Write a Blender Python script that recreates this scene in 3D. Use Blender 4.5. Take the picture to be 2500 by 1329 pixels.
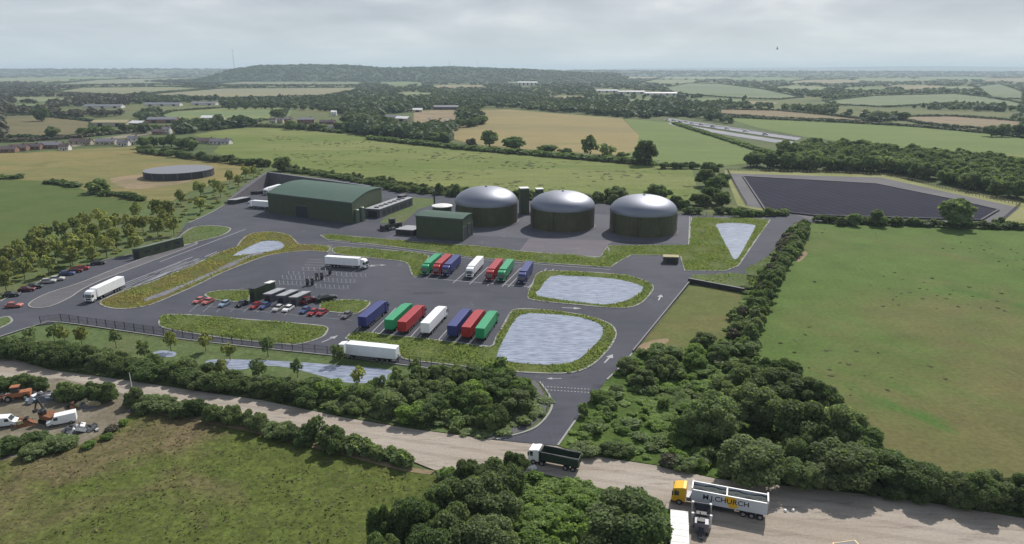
import bpy, math, random
import numpy as np
from mathutils import Vector, Matrix
from mathutils.geometry import tessellate_polygon

for o in list(bpy.data.objects):
    bpy.data.objects.remove(o)
SC = bpy.context.scene
COL = SC.collection
R = math.radians
rnd = random.Random(7)
rng = np.random.default_rng(7)

# ---------------------------------------------------------------- camera
F, HY, H = 1667.0, 170.0, 70.0
TILT = math.atan((664.5 - HY) / F)
cam = bpy.data.cameras.new('camera')
cam.sensor_width = 36.0
cam.lens = 36.0 * F / 2500.0
cam.clip_start = 1.0
cam.clip_end = 90000.0
co = bpy.data.objects.new('camera', cam)
COL.objects.link(co)
co.location = (0, 0, H)
co.rotation_euler = (math.pi / 2 - TILT, 0, 0)
SC.camera = co

# ---------------------------------------------------------------- light
SUN_DIR = Vector((0.42, 0.85, 0.92)).normalized()
SUN_EL = math.asin(SUN_DIR.z)
SUN_AZ = math.atan2(SUN_DIR.x, SUN_DIR.y)
sun = bpy.data.lights.new('sun', 'SUN')
sun.energy = 4.9
sun.angle = R(0.5)
sun.color = (1.0, 0.955, 0.88)
so = bpy.data.objects.new('sun', sun)
COL.objects.link(so)
so.rotation_euler = (-SUN_DIR).to_track_quat('-Z', 'Y').to_euler()
so.location = (0, 0, 300)

W = bpy.data.worlds.new('World')
SC.world = W
W.use_nodes = True
nt = W.node_tree
nt.nodes.clear()
def N(t, nt_, **k):
    n = nt_.nodes.new(t)
    for a, b in k.items():
        setattr(n, a, b)
    return n
L = nt.links.new
out = N('ShaderNodeOutputWorld', nt)
sky = N('ShaderNodeTexSky', nt, sky_type='NISHITA')
sky.sun_disc = False
sky.sun_elevation = SUN_EL
sky.sun_rotation = SUN_AZ
sky.altitude = 100
sky.dust_density = 2.0
bg1 = N('ShaderNodeBackground', nt)
bg1.inputs[1].default_value = 0.11
L(sky.outputs[0], bg1.inputs[0])
tc = N('ShaderNodeTexCoord', nt)
sep = N('ShaderNodeSeparateXYZ', nt)
L(tc.outputs['Generated'], sep.inputs[0])
zz = N('ShaderNodeMath', nt, operation='ADD'); zz.inputs[1].default_value = 0.20
mx = N('ShaderNodeMath', nt, operation='MAXIMUM'); mx.inputs[1].default_value = 0.0
L(sep.outputs[2], mx.inputs[0]); L(mx.outputs[0], zz.inputs[0])
dx = N('ShaderNodeMath', nt, operation='DIVIDE'); dy_ = N('ShaderNodeMath', nt, operation='DIVIDE')
L(sep.outputs[0], dx.inputs[0]); L(zz.outputs[0], dx.inputs[1])
L(sep.outputs[1], dy_.inputs[0]); L(zz.outputs[0], dy_.inputs[1])
cmb = N('ShaderNodeCombineXYZ', nt)
L(dx.outputs[0], cmb.inputs[0]); L(dy_.outputs[0], cmb.inputs[1])
cn = N('ShaderNodeTexNoise', nt)
cn.inputs['Scale'].default_value = 1.25; cn.inputs['Detail'].default_value = 6; cn.inputs['Roughness'].default_value = 0.5
cn.inputs['Distortion'].default_value = 0.2
L(cmb.outputs[0], cn.inputs['Vector'])
crm = N('ShaderNodeValToRGB', nt)
crm.color_ramp.elements[0].position = 0.35; crm.color_ramp.elements[0].color = (0.44, 0.48, 0.545, 1)
crm.color_ramp.elements[1].position = 0.66; crm.color_ramp.elements[1].color = (0.84, 0.86, 0.875, 1)
e = crm.color_ramp.elements.new(0.52); e.color = (0.59, 0.635, 0.69, 1)
L(cn.outputs[0], crm.inputs[0])
hb = N('ShaderNodeMapRange', nt); hb.interpolation_type = 'SMOOTHSTEP'
hb.inputs['From Min'].default_value = 0.0; hb.inputs['From Max'].default_value = 0.11
hb.inputs['To Min'].default_value = 0.75; hb.inputs['To Max'].default_value = 0.0
L(sep.outputs[2], hb.inputs['Value'])
hm_ = N('ShaderNodeMix', nt, data_type='RGBA'); hm_.inputs[7].default_value = (0.62, 0.73, 0.765, 1)
L(hb.outputs[0], hm_.inputs[0]); L(crm.outputs[0], hm_.inputs[6])
bg2 = N('ShaderNodeBackground', nt)
bg2.inputs[1].default_value = 1.0
L(hm_.outputs[2], bg2.inputs[0])
# clouds thin out overhead, so the blue sky lights the shade
fac = N('ShaderNodeMapRange', nt)
fac.inputs['From Min'].default_value = 0.22; fac.inputs['From Max'].default_value = 0.75
fac.inputs['To Min'].default_value = 0.93; fac.inputs['To Max'].default_value = 0.32
L(sep.outputs[2], fac.inputs['Value'])
mix = N('ShaderNodeMixShader', nt)
L(fac.outputs[0], mix.inputs[0]); L(bg1.outputs[0], mix.inputs[1]); L(bg2.outputs[0], mix.inputs[2])
L(mix.outputs[0], out.inputs[0])

SC.view_settings.view_transform = 'Standard'
SC.view_settings.look = 'None'
SC.view_settings.exposure = 0.0
SC.view_settings.gamma = 1.0
SC.render.engine = 'CYCLES'
SC.cycles.use_denoising = True
SC.cycles.max_bounces = 5
SC.cycles.diffuse_bounces = 3
SC.cycles.glossy_bounces = 2
SC.cycles.transmission_bounces = 2
SC.cycles.transparent_max_bounces = 6
SC.cycles.volume_bounces = 0

# ---------------------------------------------------------------- helpers
def P(px, py, z=0.0):
    """point of the level z that the photo shows at this pixel (2500 x 1329)"""
    a = (px - 1250) / F; b = (664.5 - py) / F
    dy = math.cos(TILT) + b * math.sin(TILT); dz = -math.sin(TILT) + b * math.cos(TILT)
    t = (z - H) / dz
    return Vector((a * t, dy * t, z))
def HT(yb, yt):
    """height of something standing at row yb whose top is at row yt"""
    Y = P(1250, yb).y
    b = (664.5 - yt) / F
    dy = math.cos(TILT) + b * math.sin(TILT); dz = -math.sin(TILT) + b * math.cos(TILT)
    return H + dz / dy * Y
def MPP(px, py):
    """metres per photo pixel at that ground point"""
    p = P(px, py)
    return (p.y * math.cos(TILT) + H * math.sin(TILT)) / F

def tag(o, label=None, cat=None, group=None, kind=None):
    if label: o['label'] = label
    if cat: o['category'] = cat
    if group: o['group'] = group
    if kind: o['kind'] = kind
    return o
def empty(name, loc=(0, 0, 0), rz=0.0, label=None, cat=None, group=None):
    o = bpy.data.objects.new(name, None)
    o.empty_display_size = 0.5
    COL.objects.link(o)
    o.location = loc; o.rotation_euler = (0, 0, rz)
    return tag(o, label, cat, group)
def link_mesh(name, me, parent=None, mats=()):
    for m in mats: me.materials.append(m)
    o = bpy.data.objects.new(name, me)
    COL.objects.link(o)
    if parent: o.parent = parent
    return o
def copy_tree(o, parent=None):
    c = o.copy(); COL.objects.link(c)
    if parent: c.parent = parent
    for ch in CH.get(o.name, []):
        copy_tree(ch, c)
    return c
CH = {}
def kids(root):
    """index the children once, so that copies are quick"""
    CH[root.name] = list(root.children)
    for c in root.children: kids(c)

class MB:
    def __init__(s): s.v = []; s.f = []; s.m = []
    def add(s, vs, fs, m=0):
        n = len(s.v); s.v += [tuple(v) for v in vs]
        for f in fs: s.f.append(tuple(i + n for i in f)); s.m.append(m)
        return s
    def box(s, x0, x1, y0, y1, z0, z1, m=0):
        return s.add([(x0,y0,z0),(x1,y0,z0),(x1,y1,z0),(x0,y1,z0),(x0,y0,z1),(x1,y0,z1),(x1,y1,z1),(x0,y1,z1)],
            [(3,2,1,0),(4,5,6,7),(0,1,5,4),(1,2,6,5),(2,3,7,6),(3,0,4,7)], m)
    def prism(s, pts, z0, z1, m=0):
        n = len(pts)
        a = sum(pts[i][0]*pts[(i+1)%n][1]-pts[(i+1)%n][0]*pts[i][1] for i in range(n))
        if a < 0: pts = pts[::-1]
        vs = [(p[0],p[1],z0) for p in pts] + [(p[0],p[1],z1) for p in pts]
        fs = [tuple(range(n-1,-1,-1)), tuple(range(n,2*n))] + [(i,(i+1)%n,n+(i+1)%n,n+i) for i in range(n)]
        return s.add(vs, fs, m)
    def side(s, prof, y0, y1, m=0):
        """profile in x,z pulled along y"""
        n = len(prof)
        a = sum(prof[i][0]*prof[(i+1)%n][1]-prof[(i+1)%n][0]*prof[i][1] for i in range(n))
        if a < 0: prof = prof[::-1]
        vs = [(p[0],y0,p[1]) for p in prof] + [(p[0],y1,p[1]) for p in prof]
        fs = [tuple(range(n)), tuple(range(2*n-1,n-1,-1))] + [((i+1)%n,i,n+i,n+(i+1)%n) for i in range(n)]
        return s.add(vs, fs, m)
    def tube(s, p, q, r0, r1=None, n=8, m=0):
        p = Vector(p); q = Vector(q); r1 = r0 if r1 is None else r1
        d = (q-p).normalized()
        u = d.cross(Vector((0,0,1)) if abs(d.z) < .9 else Vector((1,0,0))).normalized(); w = d.cross(u)
        vs = []
        for c, r in ((p,r0),(q,r1)):
            for k in range(n):
                t = 2*math.pi*k/n
                vs.append(c + u*(r*math.cos(t)) + w*(r*math.sin(t)))
        fs = [(i,(i+1)%n,n+(i+1)%n,n+i) for i in range(n)] + [tuple(range(n-1,-1,-1)), tuple(range(n,2*n))]
        return s.add(vs, fs, m)
    def lathe(s, prof, n=48, m=0, c=(0,0)):
        vs = []; fs = []
        for r, z in prof:
            for k in range(n):
                t = 2*math.pi*k/n
                vs.append((c[0]+r*math.cos(t), c[1]+r*math.sin(t), z))
        for j in range(len(prof)-1):
            for k in range(n):
                k2 = (k+1) % n
                fs.append((j*n+k, j*n+k2, (j+1)*n+k2, (j+1)*n+k))
        fs.append(tuple((len(prof)-1)*n+k for k in range(n)))
        return s.add(vs, fs, m)
    def bar(s, p, q, w, h):
        """upright bar between two ground points at a height"""
        p = Vector(p); q = Vector(q); d = (q-p); d.z = 0
        n = Vector((-d.y, d.x, 0)).normalized()*(w/2)
        up = Vector((0,0,h))
        return s.add([p-n,q-n,q+n,p+n,p-n+up,q-n+up,q+n+up,p+n+up], [(3,2,1,0),(4,5,6,7),(0,1,5,4),(1,2,6,5),(2,3,7,6),(3,0,4,7)])
    def build(s, name, mat, parent=None, smooth=False, bevel=0):
        me = bpy.data.meshes.new(name)
        me.from_pydata(s.v, [], s.f)
        mats = mat if isinstance(mat, (list, tuple)) else [mat]
        if len(mats) > 1: me.polygons.foreach_set('material_index', s.m)
        if smooth:
            me.polygons.foreach_set('use_smooth', [True]*len(me.polygons))
        me.update()
        o = link_mesh(name, me, parent, mats)
        if smooth:
            try: me.set_sharp_from_angle(angle=R(38))
            except Exception: pass
        if bevel:
            b = o.modifiers.new('bevel', 'BEVEL'); b.width = bevel; b.segments = 2; b.limit_method = 'ANGLE'
        return o

# ---------------------------------------------------------------- materials
def lin(c): return tuple(((x/255+0.055)/1.055)**2.4 if x > 10 else x/255/12.92 for x in c)
KA = 0.62
def C(r, g, b, k=1.0):
    """a colour as the photo shows it in sun, brought to base colour"""
    return tuple(min(0.9, x*KA*k) for x in lin((r, g, b)))
def newmat(name):
    m = bpy.data.materials.new(name); m.use_nodes = True
    t = m.node_tree
    return m, t, t.nodes['Principled BSDF'], t.links.new
def noise(t, scale, detail=3, rough=.55, vec=None, stretch=None, dist=0):
    n = t.nodes.new('ShaderNodeTexNoise')
    n.inputs['Scale'].default_value = scale; n.inputs['Detail'].default_value = detail; n.inputs['Roughness'].default_value = rough
    n.inputs['Distortion'].default_value = dist
    if vec is None:
        g = t.nodes.new('ShaderNodeNewGeometry'); vec = g.outputs['Position']
    if stretch:
        mp = t.nodes.new('ShaderNodeMapping'); mp.inputs['Scale'].default_value = stretch[:3]
        if len(stretch) > 3: mp.inputs['Rotation'].default_value = (0, 0, stretch[3])
        t.links.new(vec, mp.inputs[0]); vec = mp.outputs[0]
    t.links.new(vec, n.inputs['Vector'])
    return n.outputs[0]
def ramp(t, src, lo, hi):
    r = t.nodes.new('ShaderNodeMapRange'); r.inputs['From Min'].default_value = lo; r.inputs['From Max'].default_value = hi
    r.interpolation_type = 'SMOOTHSTEP'
    t.links.new(src, r.inputs['Value']); return r.outputs[0]
def mixc(t, fac, a, b, mode='MIX'):
    m = t.nodes.new('ShaderNodeMix'); m.data_type = 'RGBA'; m.blend_type = mode
    for i, s in ((0, fac), (6, a), (7, b)):
        if isinstance(s, (int, float)): m.inputs[i].default_value = s
        elif isinstance(s, tuple): m.inputs[i].default_value = (*s, 1)
        else: t.links.new(s, m.inputs[i])
    return m.outputs[2]
def gray(t, src, lo, hi):
    r = t.nodes.new('ShaderNodeMapRange'); r.inputs['From Min'].default_value = 0.3; r.inputs['From Max'].default_value = 0.7
    r.inputs['To Min'].default_value = lo; r.inputs['To Max'].default_value = hi
    t.links.new(src, r.inputs['Value'])
    c = t.nodes.new('ShaderNodeCombineColor')
    for k in range(3): t.links.new(r.outputs[0], c.inputs[k])
    return c.outputs[0]
def bumpn(t, src, b, strength, dist):
    n = t.nodes.new('ShaderNodeBump'); n.inputs['Strength'].default_value = strength; n.inputs['Distance'].default_value = dist
    t.links.new(src, n.inputs['Height']); t.links.new(n.outputs[0], b.inputs['Normal'])
def objcoord(t):
    return t.nodes.new('ShaderNodeTexCoord').outputs['Object']
def pm(name, c, rough=.6, metal=0, var=.12, scale=.8, bump=0, spec=.4, stretch=None):
    m, t, b, l = newmat(name)
    n = noise(t, scale, 5, .6, objcoord(t), stretch)
    l(mixc(t, 1.0, c, gray(t, n, 1-var, 1+var), 'MULTIPLY'), b.inputs['Base Color'])
    b.inputs['Roughness'].default_value = rough; b.inputs['Metallic'].default_value = metal
    b.inputs['Specular IOR Level'].default_value = spec
    if bump: bumpn(t, n, b, .5, bump)
    return m
def fm(name, c1, c2, c3=None, big=.012, mid=.06, fine=.9, var=.16, th=(.42,.62), th3=(.58,.70), stripe=None, bump=.15, dist=.6, stretch=None, speck=None, grad=None):
    """open ground: broad patches, smaller patches, mottling and grain"""
    m, t, b, l = newmat(name)
    n1 = noise(t, big, 4, .6, dist=dist, stretch=stretch)
    if grad:
        # the drier part of the field: direction, centre and reach in metres
        g_ = t.nodes.new('ShaderNodeNewGeometry'); dt = t.nodes.new('ShaderNodeVectorMath'); dt.operation = 'DOT_PRODUCT'
        l(g_.outputs['Position'], dt.inputs[0]); dt.inputs[1].default_value = (grad[0], grad[1], 0)
        mr = t.nodes.new('ShaderNodeMapRange'); mr.inputs['From Min'].default_value = grad[2]; mr.inputs['From Max'].default_value = grad[3]
        mr.inputs['To Min'].default_value = -.16; mr.inputs['To Max'].default_value = .16
        l(dt.outputs['Value'], mr.inputs['Value'])
        ad = t.nodes.new('ShaderNodeMath'); ad.operation = 'ADD'; l(n1, ad.inputs[0]); l(mr.outputs[0], ad.inputs[1]); n1 = ad.outputs[0]
    c = mixc(t, ramp(t, n1, *th), c1, c2)
    if c3:
        n2 = noise(t, mid, 4, .65, dist=dist, stretch=stretch); c = mixc(t, ramp(t, n2, *th3), c, c3)
    n3 = noise(t, mid*3.1, 4, .7, stretch=stretch)
    c = mixc(t, 1.0, c, gray(t, n3, 1-var, 1+var), 'MULTIPLY')
    n4 = noise(t, fine, 3, .7)
    c = mixc(t, 1.0, c, gray(t, n4, 1-var*1.3, 1+var*1.3), 'MULTIPLY')
    if stripe:
        w = t.nodes.new('ShaderNodeTexWave'); w.wave_type = 'BANDS'; w.inputs['Scale'].default_value = stripe[0]; w.inputs['Distortion'].default_value = 2.5
        w.inputs['Detail'].default_value = 3; w.inputs['Detail Scale'].default_value = .3
        g = t.nodes.new('ShaderNodeNewGeometry'); mp = t.nodes.new('ShaderNodeMapping'); mp.inputs['Rotation'].default_value = (0, 0, stripe[1])
        l(g.outputs['Position'], mp.inputs[0]); l(mp.outputs[0], w.inputs[0])
        c = mixc(t, ramp(t, w.outputs[1], .55, .95), c, mixc(t, stripe[2], c, (.03,.03,.02)))
    if speck:
        n5 = noise(t, speck[0], 2, .5); c = mixc(t, ramp(t, n5, speck[1], speck[1]+.05), c, speck[2])
    l(c, b.inputs['Base Color'])
    b.inputs['Roughness'].default_value = .95; b.inputs['Specular IOR Level'].default_value = .1
    if bump: bumpn(t, n4, b, .7, bump)
    return m
def leafmat(name, c, c2, trans=.35, vs=.06, ir=(.62,1.38)):
    """leaves: species patches, every leaf clump and every plant a little different"""
    m, t, b, l = newmat(name)
    g = t.nodes.new('ShaderNodeNewGeometry'); oi = t.nodes.new('ShaderNodeObjectInfo')
    n = noise(t, vs, 3, .6)
    col = mixc(t, ramp(t, n, .35, .65), c, c2)
    for src, lo, hi in ((g.outputs['Random Per Island'], ir[0], ir[1]), (oi.outputs['Random'], .78, 1.22)):
        r = t.nodes.new('ShaderNodeMapRange'); r.inputs['To Min'].default_value = lo; r.inputs['To Max'].default_value = hi
        l(src, r.inputs['Value'])
        cc = t.nodes.new('ShaderNodeCombineColor')
        for k in range(3): l(r.outputs[0], cc.inputs[k])
        col = mixc(t, 1.0, col, cc.outputs[0], 'MULTIPLY')
    l(col, b.inputs['Base Color'])
    b.inputs['Roughness'].default_value = .7; b.inputs['Specular IOR Level'].default_value = .25
    tr = t.nodes.new('ShaderNodeBsdfTranslucent'); l(mixc(t, 1.0, col, (1.25, 1.3, .7), 'MULTIPLY'), tr.inputs[0])
    mx_ = t.nodes.new('ShaderNodeMixShader'); mx_.inputs[0].default_value = trans
    l(b.outputs[0], mx_.inputs[1]); l(tr.outputs[0], mx_.inputs[2]); l(mx_.outputs[0], t.nodes['Material Output'].inputs[0])
    return m

M = {}
M['leaf_dark'] = leafmat('leaf_dark', (.100,.150,.055), (.130,.175,.075), .5)
M['leaf_mid'] = leafmat('leaf_mid', (.145,.200,.080), (.180,.225,.108), .5)
M['leaf_far'] = leafmat('leaf_far', (.050,.082,.040), (.100,.132,.060), .25, .006, (.8,1.2))
M['leaf_brown'] = leafmat('leaf_brown', (.078,.072,.050), (.090,.092,.056), .2, .012)
M['leaf_young'] = leafmat('leaf_young', (.29,.30,.10), (.20,.24,.085), .45, .15)
M['leaf_light'] = leafmat('leaf_light', (.21,.30,.080), (.15,.23,.068), .5, .12)
M['bark'] = pm('bark', (.07,.055,.04), .9, var=.3, scale=3, bump=.05)
M['grass_blade'] = leafmat('grass_blade', (.155,.205,.085), (.178,.205,.092), .6, .07, (.85,1.15))
M['grass_blade2'] = leafmat('grass_blade2', (.235,.205,.11), (.19,.21,.09), .6, .1, (.85,1.15))

def sheet(name, pts, z, mat, kind='structure', smooth=0, world=False, label=None, cat=None):
    """flat sheet from photo pixels on the ground"""
    w = [Vector(p) for p in pts] if world else [P(*p) for p in pts]
    if smooth: w = catmull(w, smooth)
    w = [Vector((p.x, p.y, z)) for p in w]
    tri = tessellate_polygon([w])
    me = bpy.data.meshes.new(name)
    fs = []
    for f in tri:
        a, b, c = (w[i] for i in f)
        fs.append(tuple(f) if (b-a).cross(c-a).z > 0 else tuple(f[::-1]))
    me.from_pydata([tuple(p) for p in w], [], fs); me.update()
    o = link_mesh(name, me, None, [mat])
    tag(o, label, cat, None, kind)
    return o, w
def catmull(p, n=6, closed=True):
    o = []; k = len(p)
    rg = range(k) if closed else range(k-1)
    for i in rg:
        if closed: p0, p1, p2, p3 = p[i-1], p[i], p[(i+1)%k], p[(i+2)%k]
        else: p0, p1, p2, p3 = p[max(i-1,0)], p[i], p[i+1], p[min(i+2,k-1)]
        for j in range(n):
            t = j/n
            o.append(0.5*((2*p1)+(p2-p0)*t+(2*p0-5*p1+4*p2-p3)*t*t+(3*p1-p0-3*p2+p3)*t**3))
    if not closed: o.append(p[-1].copy())
    return o
def strip(mb, pts, w, z0, z1, closed=False):
    """band of width w along world points, with square section"""
    n = len(pts); L_, R_ = [], []
    for i in range(n):
        a = pts[i-1] if (i > 0 or closed) else pts[i]; b = pts[(i+1)%n] if (i < n-1 or closed) else pts[i]
        d = Vector((b.x-a.x, b.y-a.y, 0)); d = d.normalized() if d.length > 1e-6 else Vector((1,0,0))
        q = Vector((-d.y, d.x, 0))*(w/2)
        L_.append(pts[i]+q); R_.append(pts[i]-q)
    vs = []
    for a, b in zip(L_, R_):
        vs += [(a.x,a.y,z0),(a.x,a.y,z1),(b.x,b.y,z1),(b.x,b.y,z0)]
    fs = []
    for i in range(n if closed else n-1):
        j = (i+1) % n
        fs += [(4*i+1,4*i+2,4*j+2,4*j+1)[::-1], (4*i,4*i+1,4*j+1,4*j)[::-1], (4*i+2,4*i+3,4*j+3,4*j+2)[::-1]]
    return mb.add(vs, fs)
def inpoly(x, y, poly):
    c = False; n = len(poly)
    for i in range(n):
        x1, y1 = poly[i][0], poly[i][1]; x2, y2 = poly[i-1][0], poly[i-1][1]
        if (y1 > y) != (y2 > y) and x < (x2-x1)*(y-y1)/(y2-y1)+x1: c = not c
    return c
def inpoly_np(x, y, poly):
    c = np.zeros(len(x), bool); n = len(poly)
    for i in range(n):
        x1, y1 = poly[i][0], poly[i][1]; x2, y2 = poly[i-1][0], poly[i-1][1]
        if y1 == y2: continue
        c ^= ((y1 > y) != (y2 > y)) & (x < (x2-x1)*(y-y1)/(y2-y1)+x1)
    return c
def fill(name, pts, spacing, world=False):
    """jittered points inside a polygon given in photo pixels"""
    poly = [P(*p) for p in pts] if not world else pts
    x0 = min(p.x for p in poly); x1 = max(p.x for p in poly); y0 = min(p.y for p in poly); y1 = max(p.y for p in poly)
    res = []
    y = y0; row = 0
    while y < y1:
        x = x0 + (row % 2)*spacing/2
        while x < x1:
            a = x+rnd.uniform(-.42,.42)*spacing; b = y+rnd.uniform(-.42,.42)*spacing
            if inpoly(a, b, poly): res.append(Vector((a, b, 0)))
            x += spacing
        y += spacing*.87; row += 1
    return res
def along(pts, spacing, jit=0.0, world=False):
    w = list(pts) if world else [P(*p) for p in pts]
    res = []; carry = 0
    for a, b in zip(w[:-1], w[1:]):
        d = (b-a); Ln = d.length; t = carry
        while t < Ln:
            q = a + d*(t/Ln)
            res.append(Vector((q.x+rnd.uniform(-jit,jit), q.y+rnd.uniform(-jit,jit), 0)))
            t += spacing*rnd.uniform(.85,1.15)
        carry = t-Ln
    return res
# ================================================================ SETTING
M['ground'] = fm('ground', C(98,112,72), C(120,125,84), C(88,100,62), .0025, .01, .25, .14)
big = 42000
me = bpy.data.meshes.new('ground')
me.from_pydata([(-big,-2000,-.15),(big,-2000,-.15),(big,big,-.15),(-big,big,-.15)], [], [(0,1,2,3)])
tag(link_mesh('ground', me, None, [M['ground']]), kind='structure')

# ---- far fields (photo pixels) with the colours they have
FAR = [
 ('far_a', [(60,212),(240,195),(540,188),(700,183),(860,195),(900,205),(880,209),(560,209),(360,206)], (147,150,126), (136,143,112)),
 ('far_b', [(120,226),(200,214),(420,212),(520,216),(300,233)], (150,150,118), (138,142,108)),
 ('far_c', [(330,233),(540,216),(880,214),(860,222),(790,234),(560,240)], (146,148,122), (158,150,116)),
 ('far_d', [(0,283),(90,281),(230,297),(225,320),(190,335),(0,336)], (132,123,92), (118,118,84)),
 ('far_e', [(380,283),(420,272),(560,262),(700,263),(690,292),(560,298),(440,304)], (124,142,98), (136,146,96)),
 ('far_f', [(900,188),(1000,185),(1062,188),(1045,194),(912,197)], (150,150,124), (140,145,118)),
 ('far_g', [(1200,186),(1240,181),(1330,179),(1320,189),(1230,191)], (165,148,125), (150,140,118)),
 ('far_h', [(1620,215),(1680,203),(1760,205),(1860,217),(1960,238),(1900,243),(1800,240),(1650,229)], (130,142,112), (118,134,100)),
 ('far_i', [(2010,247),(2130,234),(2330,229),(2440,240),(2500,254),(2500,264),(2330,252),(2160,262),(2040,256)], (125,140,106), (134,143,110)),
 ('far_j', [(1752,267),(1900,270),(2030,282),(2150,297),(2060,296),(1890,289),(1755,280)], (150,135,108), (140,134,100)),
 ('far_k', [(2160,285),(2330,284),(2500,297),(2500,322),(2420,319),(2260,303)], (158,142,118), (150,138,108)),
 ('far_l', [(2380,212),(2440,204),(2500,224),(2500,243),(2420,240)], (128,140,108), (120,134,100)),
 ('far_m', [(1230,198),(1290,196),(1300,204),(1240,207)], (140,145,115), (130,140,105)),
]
far_polys = [f[1] for f in FAR]
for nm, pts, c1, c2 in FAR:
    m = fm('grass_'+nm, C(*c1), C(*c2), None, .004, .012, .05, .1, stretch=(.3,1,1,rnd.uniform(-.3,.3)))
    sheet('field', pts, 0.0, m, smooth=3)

# ---- nearer fields
M['f_right'] = fm('meadow_right', C(100,124,62), C(120,118,76), C(88,122,56), .011, .022, .9, .15, speck=(.16,.765,(.03,.035,.018)), dist=.9, th=(.40,.64), grad=(.25,-1,-205,-105))
M['f_mid'] = fm('meadow_mid', C(134,142,84), C(118,134,70), C(148,146,98), .008, .03, .5, .2, stretch=(.3,1.4,1,-.15), speck=(.12,.73,(.06,.08,.03)))
M['f_corn'] = fm('field_ripe', C(163,149,104), C(152,141,102), C(142,142,90), .008, .02, .4, .12, stretch=(.3,1.3,1,-.2))
M['f_green2'] = fm('meadow_green', C(122,140,82), C(116,135,77), C(140,143,92), .005, .02, .4, .1, stretch=(.3,1.3,1,-.15))
M['f_left'] = fm('meadow_left', C(94,113,60), C(106,117,66), C(114,112,76), .01, .03, .7, .1)
M['f_tan'] = fm('meadow_dry', C(152,140,92), C(132,132,84), C(120,122,74), .014, .045, .7, .15, stretch=(.5,1,1))
M['f_small'] = fm('meadow_small', C(112,120,70), C(128,122,80), C(100,116,58), .03, .06, .9, .13)
M['f_front'] = fm('meadow_front', C(98,110,54), C(122,110,82), C(110,116,62), .026, .075, .9, .30, th=(.42,.60), grad=(-1,-.35,4,72), speck=(.5,.74,(.045,.06,.02)), bump=.3)
M['f_rough'] = fm('rough_grass', C(104,122,76), C(112,120,80), C(94,112,66), .03, .09, .9, .18, bump=.3)
M['dirt'] = fm('bare_earth', C(170,150,122), C(150,136,108), C(128,124,90), .04, .1, .9, .12)

sheet('meadow', [(1985,547),(2500,561),(3100,575),(3100,1330),(2300,1180),(2130,1130),(1990,1000),(1860,900),(1850,850),(1850,780),(1890,700),(1940,610),(1965,560)], 0.0, M['f_right'])
sheet('meadow', [(470,330),(560,316),(640,312),(820,322),(900,334),(1000,347),(1150,363),(1300,376),(1450,388),(1600,402),(1690,415),(1705,470),(1695,494),(1600,488),(1300,474),(1100,464),(950,446),(830,432),(690,414),(600,398),(520,372),(540,352)], 0.0, M['f_mid'])
sheet('field', [(1090,335),(1130,305),(1180,285),(1165,270),(1240,268),(1520,290),(1560,330),(1555,365),(1520,380),(1450,376),(1300,366),(1150,352)], 0.0, M['f_corn'])
sheet('meadow', [(1522,290),(1640,300),(1780,340),(1925,386),(1900,392),(1800,402),(1690,415),(1600,402),(1540,386),(1520,380),(1555,365),(1560,330)], 0.0, M['f_green2'])
sheet('meadow', [(1745,282),(1900,290),(2060,297),(2250,308),(2420,324),(3100,395),(3100,480),(2350,385),(2100,352),(1960,334),(1850,312)], 0.0, M['f_green2'])
sheet('meadow', [(-60,436),(100,442),(180,455),(260,480),(330,490),(420,492),(300,520),(160,560),(0,606),(-60,625)], 0.0, M['f_left'])
sheet('meadow', [(-60,372),(60,374),(160,366),(330,358),(420,372),(560,392),(630,402),(560,440),(460,470),(420,492),(330,490),(260,480),(180,455),(100,442),(-60,436)], 0.0, M['f_tan'])
sheet('meadow', [(1683,697),(1815,716),(1800,790),(1760,830),(1660,862),(1545,862)], 0.0, M['f_small'])
sheet('meadow', [(-80,1150),(60,1110),(200,1085),(300,1032),(330,998),(420,1012),(600,1050),(800,1105),(1000,1152),(1080,1165),(1150,1250),(1180,1420),(-160,1420)], 0.0, M['f_front'])
# rough grass under the trees, hedges and thickets
sheet('rough_grass', [(-60,625),(0,606),(160,560),(300,520),(420,492),(560,440),(630,402),(690,414),(655,424),(600,470),(520,517),(462,543),(470,552),(410,592),(320,625),(230,645),(90,695),(0,738),(-60,760)], 0.02, M['f_rough'])
sheet('rough_grass', [(-60,845),(90,797),(150,790),(400,825),(640,853),(830,873),(1000,896),(1210,918),(1320,935),(1350,985),(1337,1015),(1290,1055),(1212,1074),(1000,1045),(850,1020),(640,975),(480,952),(300,925),(120,900),(-60,868)], 0.02, M['f_rough'])
M['f_scrub'] = fm('scrub_floor', C(84,108,50), C(98,118,58), C(70,92,46), .05, .12, 1.0, .22, bump=.4)
sheet('rough_grass', [(1545,862),(1660,862),(1760,830),(1800,790),(1812,712),(1870,640),(1920,560),(1960,540),(1985,547),(1965,560),(1940,610),(1890,700),(1850,780),(1850,850),(1860,900),(1990,1000),(2130,1130),(2300,1180),(3100,1330),(3100,1362),(2200,1215),(1950,1188),(1750,1168),(1600,1135),(1420,1108),(1362,1088),(1422,1003),(1482,928)], 0.02, M['f_scrub'])
sheet('rough_grass', [(1080,1165),(1060,1148),(1300,1155),(1330,1158),(1480,1196),(1560,1225),(1640,1245),(1640,1420),(1180,1420),(1150,1250)], 0.03, M['f_scrub'])
sheet('bare_patch', [(270,436),(330,428),(380,424),(440,436),(470,442),(400,456),(330,462),(290,455)], 0.03, M['dirt'], smooth=4)
sheet('bare_patch', [(1548,852),(1590,832),(1632,828),(1620,842),(1570,856)], 0.03, M['dirt'], smooth=4)
sheet('bare_patch', [(1938,628),(1958,612),(1972,620),(1950,640)], 0.03, M['dirt'], smooth=4)

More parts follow.
